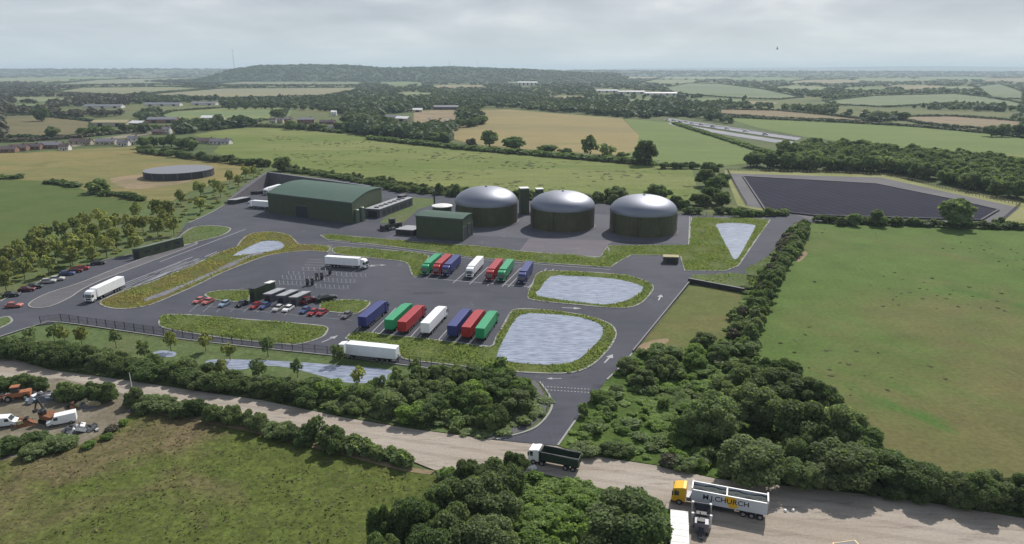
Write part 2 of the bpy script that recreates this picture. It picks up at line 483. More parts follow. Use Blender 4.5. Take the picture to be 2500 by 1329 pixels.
# chalk road and the yards
def chalkmat():
    m, t, b, l = newmat('chalk_road')
    n1 = noise(t, .05, 5, .6, stretch=(.35,1.8,1,.27)); n2 = noise(t, .5, 5, .7, stretch=(.25,1.6,1,.27)); n3 = noise(t, 2.2, 3, .7)
    c = mixc(t, ramp(t, n1, .38, .62), C(200,190,178), C(186,174,160))
    c = mixc(t, ramp(t, n2, .52, .68), c, C(166,154,142))
    c = mixc(t, 1.0, c, gray(t, n3, .88, 1.12), 'MULTIPLY')
    # wheel tracks along the road
    w = t.nodes.new('ShaderNodeTexWave'); w.inputs['Scale'].default_value = .09; w.inputs['Distortion'].default_value = 3; w.inputs['Detail Scale'].default_value = .15
    g = t.nodes.new('ShaderNodeNewGeometry'); mp = t.nodes.new('ShaderNodeMapping'); mp.inputs['Rotation'].default_value = (0,0,math.pi/2+.27)
    l(g.outputs['Position'], mp.inputs[0]); l(mp.outputs[0], w.inputs[0])
    c = mixc(t, ramp(t, w.outputs[1], .6, .95), c, mixc(t, .18, c, C(120,110,102)))
    l(c, b.inputs['Base Color']); b.inputs['Roughness'].default_value = .95; b.inputs['Specular IOR Level'].default_value = .1
    bumpn(t, n2, b, .6, .12)
    return m
M['chalk'] = chalkmat()
M['yard'] = fm('yard_earth', C(150,142,126), C(132,124,106), C(118,110,98), .05, .15, 1.4, .15, bump=.15)
sheet('chalk_road', [(-80,850),(0,868),(120,903),(300,928),(480,955),(640,978),(850,1022),(1000,1047),(1212,1076),(1360,1090),(1420,1110),(1600,1137),(1750,1170),(1950,1190),(2200,1217),(3100,1364),(3100,1500),(1640,1420),(1640,1245),(1560,1225),(1480,1196),(1330,1158),(1300,1155),(1060,1148),(990,1120),(840,1078),(700,1040),(560,1005),(420,984),(330,975),(290,958),(150,925),(-80,925)], 0.04, M['chalk'])
sheet('yard', [(-80,925),(150,925),(290,958),(330,975),(330,998),(300,1032),(200,1085),(60,1110),(-80,1150)], 0.03, M['yard'])
sheet('farm_track', [(330,990),(440,1008),(600,1040),(800,1092),(1000,1142),(1062,1150),(1050,1160),(980,1150),(800,1103),(600,1053),(420,1018),(330,1003)], 0.05, M['dirt'])
M['track'] = fm('pale_track', C(160,152,134), C(140,134,116), None, .05, .1, .8, .1)
sheet('lane', [(160,352),(300,330),(440,312),(640,305),(640,309),(440,318),(300,338),(180,360)], 0.05, M['track'])

# ---- asphalt of the site
def asphaltmat(name, c, c2):
    m, t, b, l = newmat(name)
    n1 = noise(t, .03, 5, .6); n2 = noise(t, .35, 5, .65, stretch=(.4,1,1)); n3 = noise(t, 4, 2, .6)
    col = mixc(t, ramp(t, n1, .35, .65), c, c2)
    col = mixc(t, 1.0, col, gray(t, n2, .9, 1.1), 'MULTIPLY')
    col = mixc(t, 1.0, col, gray(t, n3, .93, 1.07), 'MULTIPLY')
    n4 = noise(t, .11, 5, .7, stretch=(.5,1,1,.5)); col = mixc(t, ramp(t, n4, .60, .72), col, mixc(t, .5, col, (.02,.02,.022)))
    n5 = noise(t, .16, 4, .7, stretch=(1,.35,1,.3)); col = mixc(t, ramp(t, n5, .62, .75), col, mixc(t, .45, col, C(150,146,140)))
    l(col, b.inputs['Base Color']); b.inputs['Roughness'].default_value = .9; b.inputs['Specular IOR Level'].default_value = .15
    return m
M['asphalt'] = asphaltmat('asphalt', C(97,98,108), C(86,88,98))
M['asphalt2'] = asphaltmat('asphalt_pale', C(112,112,122), C(104,104,114))
M['pad'] = asphaltmat('concrete_pad', C(128,122,130), C(120,116,124))
M['path'] = asphaltmat('paving', C(122,120,124), C(112,111,116))
site = [(-60,768),(0,737),(90,692),(230,642),(320,622),(405,606),(440,570),(458,546),(520,517),(560,498),(600,470),(655,424),(830,440),(930,455),(1000,468),(1060,478),(1300,490),(1500,500),(1690,525),(1860,531),(1925,518),(1985,518),(1992,545),(1960,540),(1938,546),(1882,620),(1830,708),(1812,712),(1683,692),(1545,862),(1482,928),(1422,1003),(1362,1089),(1212,1075),(1290,1056),(1337,1015),(1350,985),(1320,935),(1210,916),(1000,894),(830,871),(640,851),(400,823),(150,788),(90,795),(-60,843)]
sheet('site_road', site, 0.06, M['asphalt'])
sheet('concrete_apron', [(1292,583),(1500,588),(1482,600),(1466,628),(1268,613)], 0.09, M['pad'])
sheet('tank_yard', [(1150,530),(1262,518),(1480,524),(1684,529),(1681,598),(1500,588),(1292,583),(1150,575)], 0.08, M['asphalt2'])
sheet('paving', [(905,600),(985,560),(1017,560),(1017,583),(1130,592)], 0.08, M['asphalt2'])
sheet('grass_plot', [(975,505),(1000,482),(1062,486),(1060,500),(1020,512),(985,545),(925,545)], 0.09, M['f_rough'])

# ---- grass islands with kerbs
M['kerb'] = pm('kerb', C(172,172,168), .85, var=.1, scale=.6)
M['isl_green'] = fm('island_grass', C(112,128,66), C(120,130,70), C(104,118,58), .05, .15, 1.2, .2, bump=.3)
M['isl_brown'] = fm('island_dry_grass', C(118,108,62), C(110,118,58), C(130,112,68), .05, .12, 1.2, .2, bump=.3)
ISL = []
def island(pts, mat, blade, sm=4, kerb=True, dens=1.0, hgt=.55, name='verge'):
    w = [P(*p) for p in pts]
    if sm: w = catmull(w, sm)
    mb = MB().prism([(p.x,p.y) for p in w], 0.05, 0.16)
    o = mb.build(name, mat); tag(o, kind='structure')
    if kerb:
        k = MB(); strip(k, w, .55, 0.05, 0.21, True)
        tag(k.build('kerb', M['kerb']), kind='structure')
    ISL.append((w, blade, dens, hgt))
    return w
swale = [(246,738),(262,728),(300,712),(380,686),(470,650),(530,620),(575,605),(588,590),(606,575),(635,568),(672,568),(705,575),(722,590),(735,598),(800,602),(798,616),(760,613),(705,617),(650,626),(600,644),(540,668),(470,702),(410,728),(370,744),(330,753),(285,755),(252,748)]
island(swale, M['isl_brown'], 'grass_blade2', 3)
island([(822,604),(900,608),(1035,621),(1040,640),(1040,668),(1012,676),(1002,660),(996,646),(976,638),(900,630),(820,620)], M['isl_green'], 'grass_blade', 3)
island([(782,575),(805,573),(1000,590),(1180,603),(1268,614),(1466,629),(1484,601),(1682,599),(1688,532),(1862,534),(1880,538),(1850,580),(1802,650),(1770,662),(1672,662),(1662,628),(1600,624),(1540,624),(1510,640),(1490,654),(1300,641),(1130,627),(1030,612),(900,596),(800,586)], M['isl_green'], 'grass_blade', 0)
pond1 = [(1322,664),(1400,664),(1500,670),(1555,680),(1588,694),(1594,706),(1582,724),(1556,746),(1510,753),(1420,746),(1305,734),(1290,722),(1302,690)]
island(pond1, M['isl_green'], 'grass_blade', 3)
isl4 = [(1262,756),(1330,758),(1420,770),(1480,788),(1502,808),(1497,836),(1470,870),(1440,895),(1395,911),(1310,912),(1200,904),(1080,889),(985,877),(960,845),(855,832),(850,822),(872,812),(960,820),(1120,838),(1195,848),(1212,825),(1232,790),(1245,768)]
island(isl4, M['isl_green'], 'grass_blade', 3)
island([(392,780),(408,770),(480,771),(600,781),(760,794),(796,800),(797,812),(782,826),(732,841),(690,841),(560,828),(430,808),(392,797)], M['isl_green'], 'grass_blade', 4)
island([(500,722),(530,711),(610,711),(606,728),(600,738),(540,735)], M['isl_green'], 'grass_blade', 2)
island([(800,735),(888,735),(902,744),(872,766),(840,766),(782,756)], M['isl_green'], 'grass_blade', 2)
island([(408,600),(440,577),(472,556),(520,552),(556,556),(562,562),(540,576),(470,594),(430,606)], M['f_rough'], 'grass_blade', 3, dens=.25, hgt=.4)
island([(-60,800),(10,775),(28,780),(24,790),(-10,806),(-60,822)], M['f_rough'], 'grass_blade', 3, dens=.3)
island([(1818,660),(1884,622),(1938,548),(1958,542),(1925,610),(1880,690),(1845,712),(1832,706)], M['f_rough'], 'grass_blade', 0, kerb=False, dens=.6)
island([(1690,672),(1800,668),(1850,676),(1838,704),(1812,710),(1684,688)], M['f_rough'], 'grass_blade', 0, kerb=False, dens=.3)
w = [P(*p) for p in [(70,746),(82,734),(120,716),(200,690),(290,654),(400,614),(470,594),(478,598),(420,620),(340,650),(250,684),(200,708),(170,728),(120,750),(82,752)]]
w = catmull(w, 3)
tag(MB().prism([(p.x,p.y) for p in w], .05, .17).build('pavement', M['path']), kind='structure')
k = MB(); strip(k, w, .4, .05, .21, True); tag(k.build('kerb', M['kerb']), kind='structure')
# kerbs along the edges of the road itself
k = MB()
for line_ in ([(1482,928),(1545,862),(1683,692)], [(1362,1089),(1422,1003)], [(-60,843),(90,795),(150,788),(400,823),(640,851),(830,871),(1000,894),(1210,916)],
              [(1268,614),(1466,629),(1484,601)], [(0,737),(90,692),(230,642),(320,622),(405,606)], [(458,546),(520,517),(600,470)],
              [(800,590),(900,600),(1030,617),(1130,631),(1300,645),(1490,660)], [(1684,529),(1681,598)]):
    strip(k, catmull([P(*p) for p in line_], 5, False), .4, .05, .19)
curve = catmull([P(*p) for p in [(1318,934),(1340,965),(1347,995),(1325,1030),(1290,1053),(1212,1074)]], 8, False)
strip(k, curve, .45, .05, .22)
tag(k.build('kerb', M['kerb']), kind='structure')
k = MB(); strip(k, [Vector((p.x-2.1, p.y+.6, 0)) for p in curve], 2.0, .04, .12)
tag(k.build('footpath', M['path']), kind='structure')
CHAN = catmull([P(*p) for p in [(352,735),(420,710),(520,668),(600,630),(640,618)]], 5, False)
k = MB(); strip(k, CHAN, 3.6, .14, .19)
tag(k.build('gravel_channel', asphaltmat('gravel', C(150,150,158), C(136,136,146))), kind='structure')
k = MB(); strip(k, [P(800,600), P(812,622)], 3.2, .05, .18); tag(k.build('footpath', M['path']), kind='structure')

# ---- water
def watermat():
    m, t, b, l = newmat('water')
    n1 = noise(t, 1.1, 4, .6, stretch=(.28,1.4,1)); n2 = noise(t, .06, 3, .5)
    c = mixc(t, ramp(t, n1, .34, .68), C(130,140,162,1.1), C(176,186,206,1.1))
    c = mixc(t, 1.0, c, gray(t, n2, .92, 1.08), 'MULTIPLY')
    l(c, b.inputs['Base Color']); b.inputs['Roughness'].default_value = .22; b.inputs['Specular IOR Level'].default_value = .5
    bumpn(t, n1, b, .35, .2)
    return m
M['water'] = watermat()
WATER = [[Vector((p.x, p.y+s, 0)) for p, s in [(q, 3.0) for q in CHAN]+[(q, -3.0) for q in CHAN[::-1]]]]
for pts, sm in (([(1344,676),(1400,675),(1500,682),(1560,697),(1570,706),(1556,722),(1500,744),(1440,742),(1312,724),(1318,708)],2),
            ([(1272,770),(1340,768),(1420,777),(1462,792),(1472,806),(1466,828),(1440,855),(1402,884),(1330,892),(1222,882),(1214,866),(1240,810)],3),
            ([(1750,548),(1790,545),(1838,550),(1843,558),(1820,600),(1802,630),(1790,632),(1770,596),(1752,560)],2),
            ([(568,626),(604,606),(640,590),(680,590),(694,600),(686,610),(640,618)],2)):
    WATER.append(sheet('pond_water', pts, .175, M['water'], smooth=sm)[1])
for pts in ([(502,888),(525,878),(640,880),(720,884),(800,890),(950,903),(946,916),(935,933),(850,935),(790,920),(735,905),(690,896),(640,894),(590,903),(540,902)], [(372,862),(400,856),(430,862),(420,872),(385,870)]):
    sheet('pond_water', pts, .045, M['water'], smooth=4)

# ---- paint on the road
M['paint'] = pm('road_paint', C(178,180,184), .7, var=.25, scale=1.5)
k = MB()
def dash(p, q, w_=.18, z=.075):
    a, b = P(*p), P(*q); strip(k, [a, b], w_, z-.003, z)
for a, b in (((300,708),(486,632)), ((322,702),(500,628)), ((346,694),(530,615)), ((285,700),(470,628)), ((368,690),(505,634)), ((390,640),(600,560))):
    dash(a, b, .42)
for i in range(7):
    x, y = 292+i*15, 702-i*1.5
    dash((x,y),(x+70,y-28),.3); dash((x+84,y-34),(x+150,y-61),.3); dash((x+110,y-38),(x+190,y-70),.22)
def arrow(px, py, yaw, s=1.0):
    c = P(px, py); ca, sa = math.cos(yaw), math.sin(yaw)
    f = lambda u, v: (c.x+u*ca*s-v*sa*s, c.y+u*sa*s+v*ca*s, .078)
    k.add([f(-3,-.22), f(.6,-.22), f(.6,.22), f(-3,.22), f(.6,-.95), f(3,0), f(.6,.95)], [(0,1,2,3),(4,5,6)])
arrow(1611,727,R(70)); arrow(1486,876,R(62)); arrow(1396,753,R(-8)); arrow(900,650,R(0)); arrow(925,648,R(0)); arrow(806,828,R(58)); arrow(542,623,R(150),.8); arrow(1352,925,R(180),.6)
for i in range(14):
    dash((1328+i*8.2,944+i*.5),(1332+i*8.2,945+i*.5), .28)
    dash((1328+i*8.2,952+i*.5),(1332+i*8.2,953+i*.5), .28)
# bays between the lorries
for a, b in (((1008,677),(1330,704)), ((905,812),(1195,846))): dash(a, b, .3)
for x in (1128,1168,1212,1248,1262,1310,1328): dash((x-22,690+(x-1100)*.07),(x+24,650+(x-1100)*.03), .28)
for x in (868,905,925,1000,1020,1068,1082,1200,1222): dash((x,815+(x-900)*.11),(x+62,752+(x-900)*.06), .28)
for j, (x0, x1, y) in enumerate([(705,731,672),(690,775,682),(672,745,694),(822,893,674),(790,866,688),(770,850,703),(735,790,660)]):
    dash((x0,y),(x1,y+(x1-x0)*.05), .14)
for j in range(4): dash((750-j*3,634+j*6.5),(790,636+j*6.5), .2)
for x in range(470,905,33): dash((x-8,772 if x > 700 else 763),(x+16,750 if x > 700 else 742), .12)
dash((462,744),(860,783), .12)
tag(k.build('road_markings', M['paint']), kind='structure')

# ---- covered lagoon
def covermat():
    m, t, b, l = newmat('lagoon_cover')
    n1 = noise(t, .05, 4, .6); n2 = noise(t, .7, 3, .6)
    c = mixc(t, ramp(t, n1, .35, .65), C(58,57,74), C(52,52,68))
    g = t.nodes.new('ShaderNodeNewGeometry'); mp = t.nodes.new('ShaderNodeMapping'); mp.inputs['Rotation'].default_value = (0,0,R(-8))
    w_ = t.nodes.new('ShaderNodeTexWave'); w_.inputs['Scale'].default_value = .055; w_.inputs['Distortion'].default_value = .25
    l(g.outputs['Position'], mp.inputs[0]); l(mp.outputs[0], w_.inputs[0])
    c = mixc(t, ramp(t, w_.outputs[1], .86, .97), c, C(34,34,44))
    c = mixc(t, 1.0, c, gray(t, n2, .92, 1.08), 'MULTIPLY')
    l(c, b.inputs['Base Color']); b.inputs['Roughness'].default_value = .95; b.inputs['Specular IOR Level'].default_value = .06; bumpn(t, n2, b, .3, .1)
    return m
sheet('verge', [(1768,416),(2165,428),(2300,460),(2520,500),(2560,530),(2500,556),(2440,548),(1985,541),(1800,503)], .03, fm('verge_dry', C(160,160,110), C(145,150,95), None, .04, .1, .8, .12))
outer = [(1778,424),(2150,434),(2300,467),(2490,508),(2440,546),(1990,541),(1925,519),(1822,503)]
sheet('lagoon_paving', outer, .07, M['path'])
cov = [P(*p) for p in [(1814,433),(2138,451),(2330,490),(2437,515),(2395,540),(1985,528),(1868,515)]]
o = MB().prism([(p.x,p.y) for p in cov], .05, .55).build('lagoon_cover', covermat(), bevel=.3)
tag(o, 'large flat black cover stretched over the lagoon behind the right meadow', 'lagoon cover')
k = MB(); strip(k, cov, 1.0, .05, .85, True)
o2 = k.build('rim', pm('lagoon_rim', C(60,62,72), .8), o)
# ================================================================ PLANTS
def ico(n):
    me = bpy.data.meshes.new('tmp')
    import bmesh
    bm = bmesh.new(); bmesh.ops.create_icosphere(bm, subdivisions=n, radius=1.0)
    v = np.array([x.co[:] for x in bm.verts]); f = np.array([[a.index for a in q.verts] for q in bm.faces])
    bm.free(); bpy.data.meshes.remove(me)
    return v, f
ICO1, ICO2 = ico(1), ico(2)
def crown(seed, n, card, nl=9, flat=.8, base=-.55, core=True, lobe=(.36,.55), lowfill=0.0, spread=.62, gap=0.0):
    """leaf clumps over the outside of several lobes, in a unit crown (radius 1)"""
    g = np.random.default_rng(seed)
    c = []
    for i in range(nl):
        for _ in range(40):
            p = g.uniform(-1, 1, 3)
            if np.linalg.norm(p) < 1 and np.linalg.norm(p) > .3:
                q = p*np.array([spread, spread, spread*flat])
                if all(np.linalg.norm(q-k[0]) > .28 for k in c): break
        c.append((q, g.uniform(*lobe)))
    c.append((np.array([0,0,0.0]), lobe[1]*1.05))
    V, Fq, Ft = [], [], []
    per = np.array([r*r for _, r in c]); per = per/per.sum()
    for (q, r), w in zip(c, per):
        k = int(n*w*1.5)+2
        d = g.normal(size=(k, 3)); d /= np.linalg.norm(d, axis=1)[:, None]
        d[:, 2] = np.where(d[:, 2] < -.55, -d[:, 2], d[:, 2])
        p = q + d*r*g.uniform(.80, 1.20, (k, 1))*np.array([1, 1, flat*.5+.5])
        keep = np.ones(k, bool)
        for q2, r2 in c:
            if q2 is q: continue
            keep &= np.linalg.norm(p-q2, axis=1) > r2*.86
        keep &= p[:, 2] > base
        if gap: keep &= (np.sin(p[:, 0]*9+seed)+np.sin(p[:, 1]*8+seed*2)+np.sin(p[:, 2]*9+seed*3)) > -1.3+gap
        p = p[keep]; d = d[keep]; k = len(p)
        nrm = d + g.normal(size=(k, 3))*.8 + np.array([0, 0, .25]); nrm /= np.linalg.norm(nrm, axis=1)[:, None]
        a = np.cross(nrm, g.normal(size=(k, 3))); a /= np.linalg.norm(a, axis=1)[:, None]; b = np.cross(nrm, a)
        s = card*g.uniform(.6, 1.35, (k, 1)); s2 = s*g.uniform(.5, 1.0, (k, 1))
        # a bent leaf clump of five corners
        quad = np.stack([p-a*s, p-b*s2*.9+a*s*.1+nrm*s*.15, p+a*s*.9-b*s2*.4, p+a*s*.7+b*s2*.8, p-a*s*.2+b*s2+nrm*s*.1], 1)
        V.append(quad.reshape(-1, 3))
    nq = sum(len(v) for v in V)//5
    verts = np.concatenate(V); faces5 = np.arange(nq*5).reshape(-1, 5)
    if core:
        iv, if_ = ICO1 if n < 600 else ICO2
        cv, cf, off = [], [], len(verts)
        for q, r in c:
            vv = q + iv*r*.70*np.array([1, 1, flat*.5+.5])*(1+g.normal(size=(len(iv), 1))*.06)
            vv[:, 2] = np.maximum(vv[:, 2], base)
            cv.append(vv); cf.append(if_+off); off += len(iv)
        return np.concatenate([verts]+cv), faces5, np.concatenate(cf)
    return verts, faces5, np.zeros((0, 3), int)
def np_mesh(name, verts, f5, f3):
    me = bpy.data.meshes.new(name)
    nl = f5.size+f3.size
    me.vertices.add(len(verts)); me.vertices.foreach_set('co', verts.astype(np.float32).ravel())
    me.loops.add(nl); me.loops.foreach_set('vertex_index', np.concatenate([f5.ravel(), f3.ravel()]).astype(np.int32))
    n5, n3 = len(f5), len(f3); w5 = f5.shape[1] if n5 else 5
    me.polygons.add(n5+n3)
    st = np.concatenate([np.arange(n5)*w5, n5*w5+np.arange(n3)*3]).astype(np.int32)
    me.polygons.foreach_set('loop_start', st)
    me.update(calc_edges=True); me.validate()
    return me
def merged(name, protos, pos, scl, rot, mat, zs=None):
    """many far crowns as one mesh"""
    V, A, B = [], [], []; off = 0
    pick = np.random.default_rng(len(pos)).integers(0, len(protos), len(pos))
    for i, (p, s, r) in enumerate(zip(pos, scl, rot)):
        v, f5, f3 = protos[pick[i]]
        c, sn = math.cos(r), math.sin(r)
        x = (v[:, 0]*c-v[:, 1]*sn)*s[0]+p[0]; y = (v[:, 0]*sn+v[:, 1]*c)*s[0]+p[1]; z = v[:, 2]*s[1]+p[2]
        V.append(np.stack([x, y, z], 1)); A.append(f5+off); B.append(f3+off); off += len(v)
    me = np_mesh(name, np.concatenate(V), np.concatenate(A), np.concatenate(B))
    return link_mesh(name, me, None, [mat])

def mkmesh(name, arr, mat):
    me = np_mesh(name, *arr); me.materials.append(mat); return me
# prototypes: three sizes of detail
PR = {}
for kind, mat, seeds in (('dark', 'leaf_dark', (1,2,3)), ('mid', 'leaf_mid', (4,5,6))):
    PR['near_'+kind] = [mkmesh('crown', crown(s, 9500, .046, 34, .85, base=-.8, lobe=(.13,.38), spread=.82), M[mat]) for s in seeds]
    PR['med_'+kind] = [mkmesh('crown', crown(s+10, 2600, .08, 22, .85, base=-.85, lobe=(.16,.4), spread=.78), M[mat]) for s in seeds]
    PR['shrubnear_'+kind] = [mkmesh('shrub', crown(s+20, 4400, .062, 24, .8, base=-.6, lobe=(.13,.38), spread=.82), M[mat]) for s in seeds]
    PR['shrub_'+kind] = [mkmesh('shrub', crown(s+30, 1800, .095, 16, .8, base=-.6, lobe=(.15,.42), spread=.78), M[mat]) for s in seeds]
PR['shrubnear_light'] = [mkmesh('shrub', crown(s+40, 3800, .065, 20, .6, base=-.45, lobe=(.2,.36), spread=.78), M['leaf_light']) for s in (1,2)]
PR['shrub_light'] = PR['shrubnear_light']
PR['shrub_brown'] = [mkmesh('shrub', crown(s+45, 800, .115, 8, .8, base=-.6), M['leaf_brown']) for s in (1,2)]
PR['young'] = [mkmesh('crown', crown(s+50, 620, .13, 11, 1.0, base=-.9, core=False, lobe=(.2,.36), spread=.72, gap=.25), M['leaf_young']) for s in (1,2,3,4)]
PR['youngd'] = [mkmesh('crown', crown(s+60, 620, .12, 11, 1.0, base=-.9, core=False, lobe=(.2,.36), spread=.72, gap=.25), M['leaf_mid']) for s in (1,2)]
PR['sparse'] = [mkmesh('crown', crown(s+70, 700, .08, 12, 1.0, base=-.9, core=False, lobe=(.18,.3), spread=.75, gap=.5), M['leaf_mid']) for s in (1,2)]
def trunk_mesh(seed, h=1.0, r=.05, limbs=5):
    """a unit-high trunk with limbs that reach into the crown"""
    g = random.Random(seed); m = MB()
    top = Vector((g.uniform(-.03,.03), g.uniform(-.03,.03), .62))
    m.tube((0,0,-.02), (0,0,.06), r*1.5, r*1.05, 7); m.tube((0,0,.05), top, r*1.05, r*.55, 7)
    for i in range(limbs):
        a = i*2.4+g.uniform(-.4,.4); z0 = g.uniform(.3,.58)
        b = top*(z0/.62); e_ = b+Vector((math.cos(a)*.24, math.sin(a)*.24, g.uniform(.16,.3)))
        m.tube(b, e_, r*.42, r*.15, 5)
        m.tube(e_, e_+Vector((math.cos(a+.6)*.1, math.sin(a+.6)*.1, .1)), r*.15, r*.05, 4)
    me = bpy.data.meshes.new('trunk'); me.from_pydata(m.v, [], m.f); me.update(); me.materials.append(M['bark'])
    return me
TRK = [trunk_mesh(s) for s in (1,2,3)]
TRKY = [trunk_mesh(s, r=.018, limbs=6) for s in (4,5,6)]
WORDS = ('first second third fourth fifth sixth seventh eighth ninth tenth eleventh twelfth thirteenth fourteenth fifteenth sixteenth seventeenth eighteenth nineteenth twentieth '
 '').split()
WORDS += ['%d%s' % (k, {1:'st',2:'nd',3:'rd'}.get(k % 10, 'th') if k % 100 not in (11,12,13) else 'th') for k in range(21, 200)]
GROUPS = {}
def tree(proto, loc, h, r, group, look, flat=None, name='tree', cat='tree'):
    root = empty(name, loc, rnd.uniform(0, 6.28)); tag(root, None, cat, group)
    y = proto.startswith(('young', 'sparse'))
    t = bpy.data.objects.new('trunk', rnd.choice(TRKY if y else TRK)); COL.objects.link(t); t.parent = root; t.scale = (h*.9, h*.9, h)
    c = bpy.data.objects.new('crown', rnd.choice(PR[proto])); COL.objects.link(c); c.parent = root
    cz = (h*.42 if y and h < 12 else h*.5) if flat is None else flat
    c.scale = (r, r*rnd.uniform(.9,1.1), cz/ (.95 if not y else 1.0)); c.location = (0, 0, h-cz*.95)
    GROUPS.setdefault(group, []).append((root, look))
    return root
def shrub(proto, loc, h, r, group, look, name='shrub'):
    o = bpy.data.objects.new(name, rnd.choice(PR[proto])); COL.objects.link(o)
    o.location = (loc[0], loc[1], h*.40); o.scale = (r, r*rnd.uniform(.85,1.15), h*.62); o.rotation_euler = (0, 0, rnd.uniform(0, 6.28))
    tag(o, None, name, group)
    GROUPS.setdefault(group, []).append((o, look))
    return o
def name_groups():
    """each plant gets its own label: its look and its place in its row"""
    for g, items in GROUPS.items():
        items.sort(key=lambda it: it[0].location.x/max(it[0].location.y, 1))
        n = len(items); half = 190
        for i, (o, look) in enumerate(items):
            if n == 1: o['label'] = f"{look} {g}"; continue
            if n <= half: t = f"{look}, {WORDS[i]} from the left {g}" if i else f"{look}, leftmost {g}"
            else:
                o['label'] = f"{look} {g}"; continue
            o['label'] = t
def crown_at(px, py, rpx, h, proto, group, look, squash=1.0, kind='tree'):
    """a big crown whose middle stands at this pixel"""
    zc = h*.58 if kind == 'tree' else h*.45
    loc = P(px, py, zc); d = (loc.y*math.cos(TILT)+(H-zc)*math.sin(TILT))/F
    loc.z = 0; r = rpx*d
    if kind == 'tree': return tree(proto, loc, h, r, group, look)
    return shrub(proto, loc, h, r, group, look)
# ---------------------------------------------------------------- young trees
G1 = 'in the front row beside the entrance cars'
G2 = 'among the grove beside the left meadow'
for i, (zx, zy) in enumerate([(140,760),(265,700),(350,610),(490,595),(560,680),(680,525),(805,490),(930,530),(1090,440),(1265,420),(1460,330),(1400,560),(1620,262),(1620,385),
        (1860,165),(1990,130),(1740,225),(660,610),(760,620),(930,650),(1050,610),(1100,700),(1270,570),(1150,540),(1360,430),(330,760),(620,720),(430,720),(300,650),(610,560),(860,560),(1060,540),(1340,500),(1780,260),(1930,190),(2050,120),(850,720),(690,680),(60,800)]):
    px, py = zx/3.323, 380+zy/3.323
    h = rnd.uniform(8.3, 9.8); r = h*rnd.uniform(.36,.42)
    loc = P(px, py, h*.58); loc.z = 0
    tree('young', loc, h, r, G2, rnd.choice(['yellow green young tree', 'olive green young tree']), name='young_tree')
for i, (zx, zy) in enumerate([(30,1000),(30,900),(180,900),(380,870),(250,830),(500,760),(570,790),(740,790),(560,820),(700,700)]):
    px, py = zx/3.323, 380+zy/3.323
    h = rnd.uniform(7.2, 8.6)
    loc = P(px, py, h*.58); loc.z = 0
    tree('young', loc, h, h*.4, G1, 'bushy young tree', name='young_tree')
G3 = 'between the mesh fence and the hedge'
for px, py in [(133,832),(74,842),(160,842),(200,842),(284,850),(355,880),(418,858),(503,858),(562,880),(655,872),(543,922),(635,928),(727,922),(828,888),(873,945),(925,962),(968,948),(1013,925),(1225,918)]:
    h = rnd.uniform(4.9, 5.8)
    tree(rnd.choice(['young','youngd']), P(px, py), h, h*.37, G3, 'small round-headed young tree', name='young_tree')

# ---------------------------------------------------------------- thicket between the site and the chalk road
def scat(pts, spacing, hr, rr, protos, group, look, fn=shrub, **k):
    for p in fill('', pts, spacing):
        h = rnd.uniform(*hr); s = h/((hr[0]+hr[1])/2)
        fn(rnd.choice(protos), p, h, rnd.uniform(*rr)*(.6+.4*s), group, rnd.choice(look), **k)
def row(pts, spacing, jit, hr, rr, protos, group, look, fn=shrub, **k):
    for p in along(pts, spacing, jit):
        fn(rnd.choice(protos), p, rnd.uniform(*hr), rnd.uniform(*rr), group, rnd.choice(look), **k)
G4 = 'in the belt beside the chalk road'
row([(18,862),(130,885),(330,920),(520,945),(640,962),(760,990)], 4.6, .9, (3.8,5.6), (2.7,3.7), ['shrubnear_dark','shrubnear_dark','shrubnear_mid'], G4, ['dark green bush','dense green bush'])
row([(30,850),(150,868),(330,900),(430,915),(520,925)], 5.2, .9, (3.2,4.6), (2.4,3.4), ['shrubnear_dark','shrubnear_mid'], 'in the second row above the chalk road', ['bushy green shrub'])
row([(560,938),(640,948),(760,965),(900,985)], 5.4, .9, (2.8,4.2), (2.2,3.2), ['shrubnear_dark','shrubnear_mid'], 'in the second row above the chalk road', ['bushy green shrub'])
G5 = 'in the thicket beside the curved access road'
scat([(760,955),(900,965),(1000,930),(1080,918),(1200,920),(1290,945),(1318,985),(1305,1015),(1262,1042),(1185,1055),(1000,1030),(850,1005),(770,985)], 4.5, (3.0,5.4), (2.2,3.6), ['shrubnear_dark','shrubnear_mid','shrubnear_mid','shrubnear_light'], G5, ['dense green bush'])
G6 = 'in the hedge above the front meadow'
row([(322,992),(420,1006),(500,1018),(620,1045),(740,1075),(830,1092)], 4.2, .7, (2.8,4.4), (2.1,3.1), ['shrubnear_mid','shrubnear_dark'], G6, ['dark green bush','ragged green bush'])
tree('youngd', P(776,1075), 5.6, 2.0, 'standing in the hedge beside the round bush', 'thin open young tree')
shrub('shrubnear_dark', P(812,1100), 5.2, 3.1, 'at the corner where the low hedge begins', 'large round dark bush')
shrub('shrubnear_mid', P(330,990), 4.2, 2.2, 'at the yard gate beside the chalk road', 'upright green bush')
def hedge(pts, width, height, mat, label, spacing=None, near=True, top=None, name='hedge'):
    """one clipped or field hedge, leaves over a long core"""
    w = [P(*p) for p in pts]; sp = spacing or width*.55
    pos, scl, rot = [], [], []
    for p in along(w, sp, width*.12, world=True):
        hh = height*rnd.uniform(.8, 1.2)
        pos.append((p.x, p.y, hh*.42)); scl.append((width*.62*rnd.uniform(.85,1.2), hh*.62)); rot.append(rnd.uniform(0, 6.28))
    pr = PROTO_H if near else PROTO_F
    o = merged(name, pr, pos, scl, rot, M[mat])
    return tag(o, label, 'hedge')
PROTO_H = [crown(s, 260, .2, 5, .8, base=-.6) for s in (81,82,83)]
PROTO_F = [crown(s, 70, .34, 3, .8, base=-.6) for s in (84,85,86,87)]
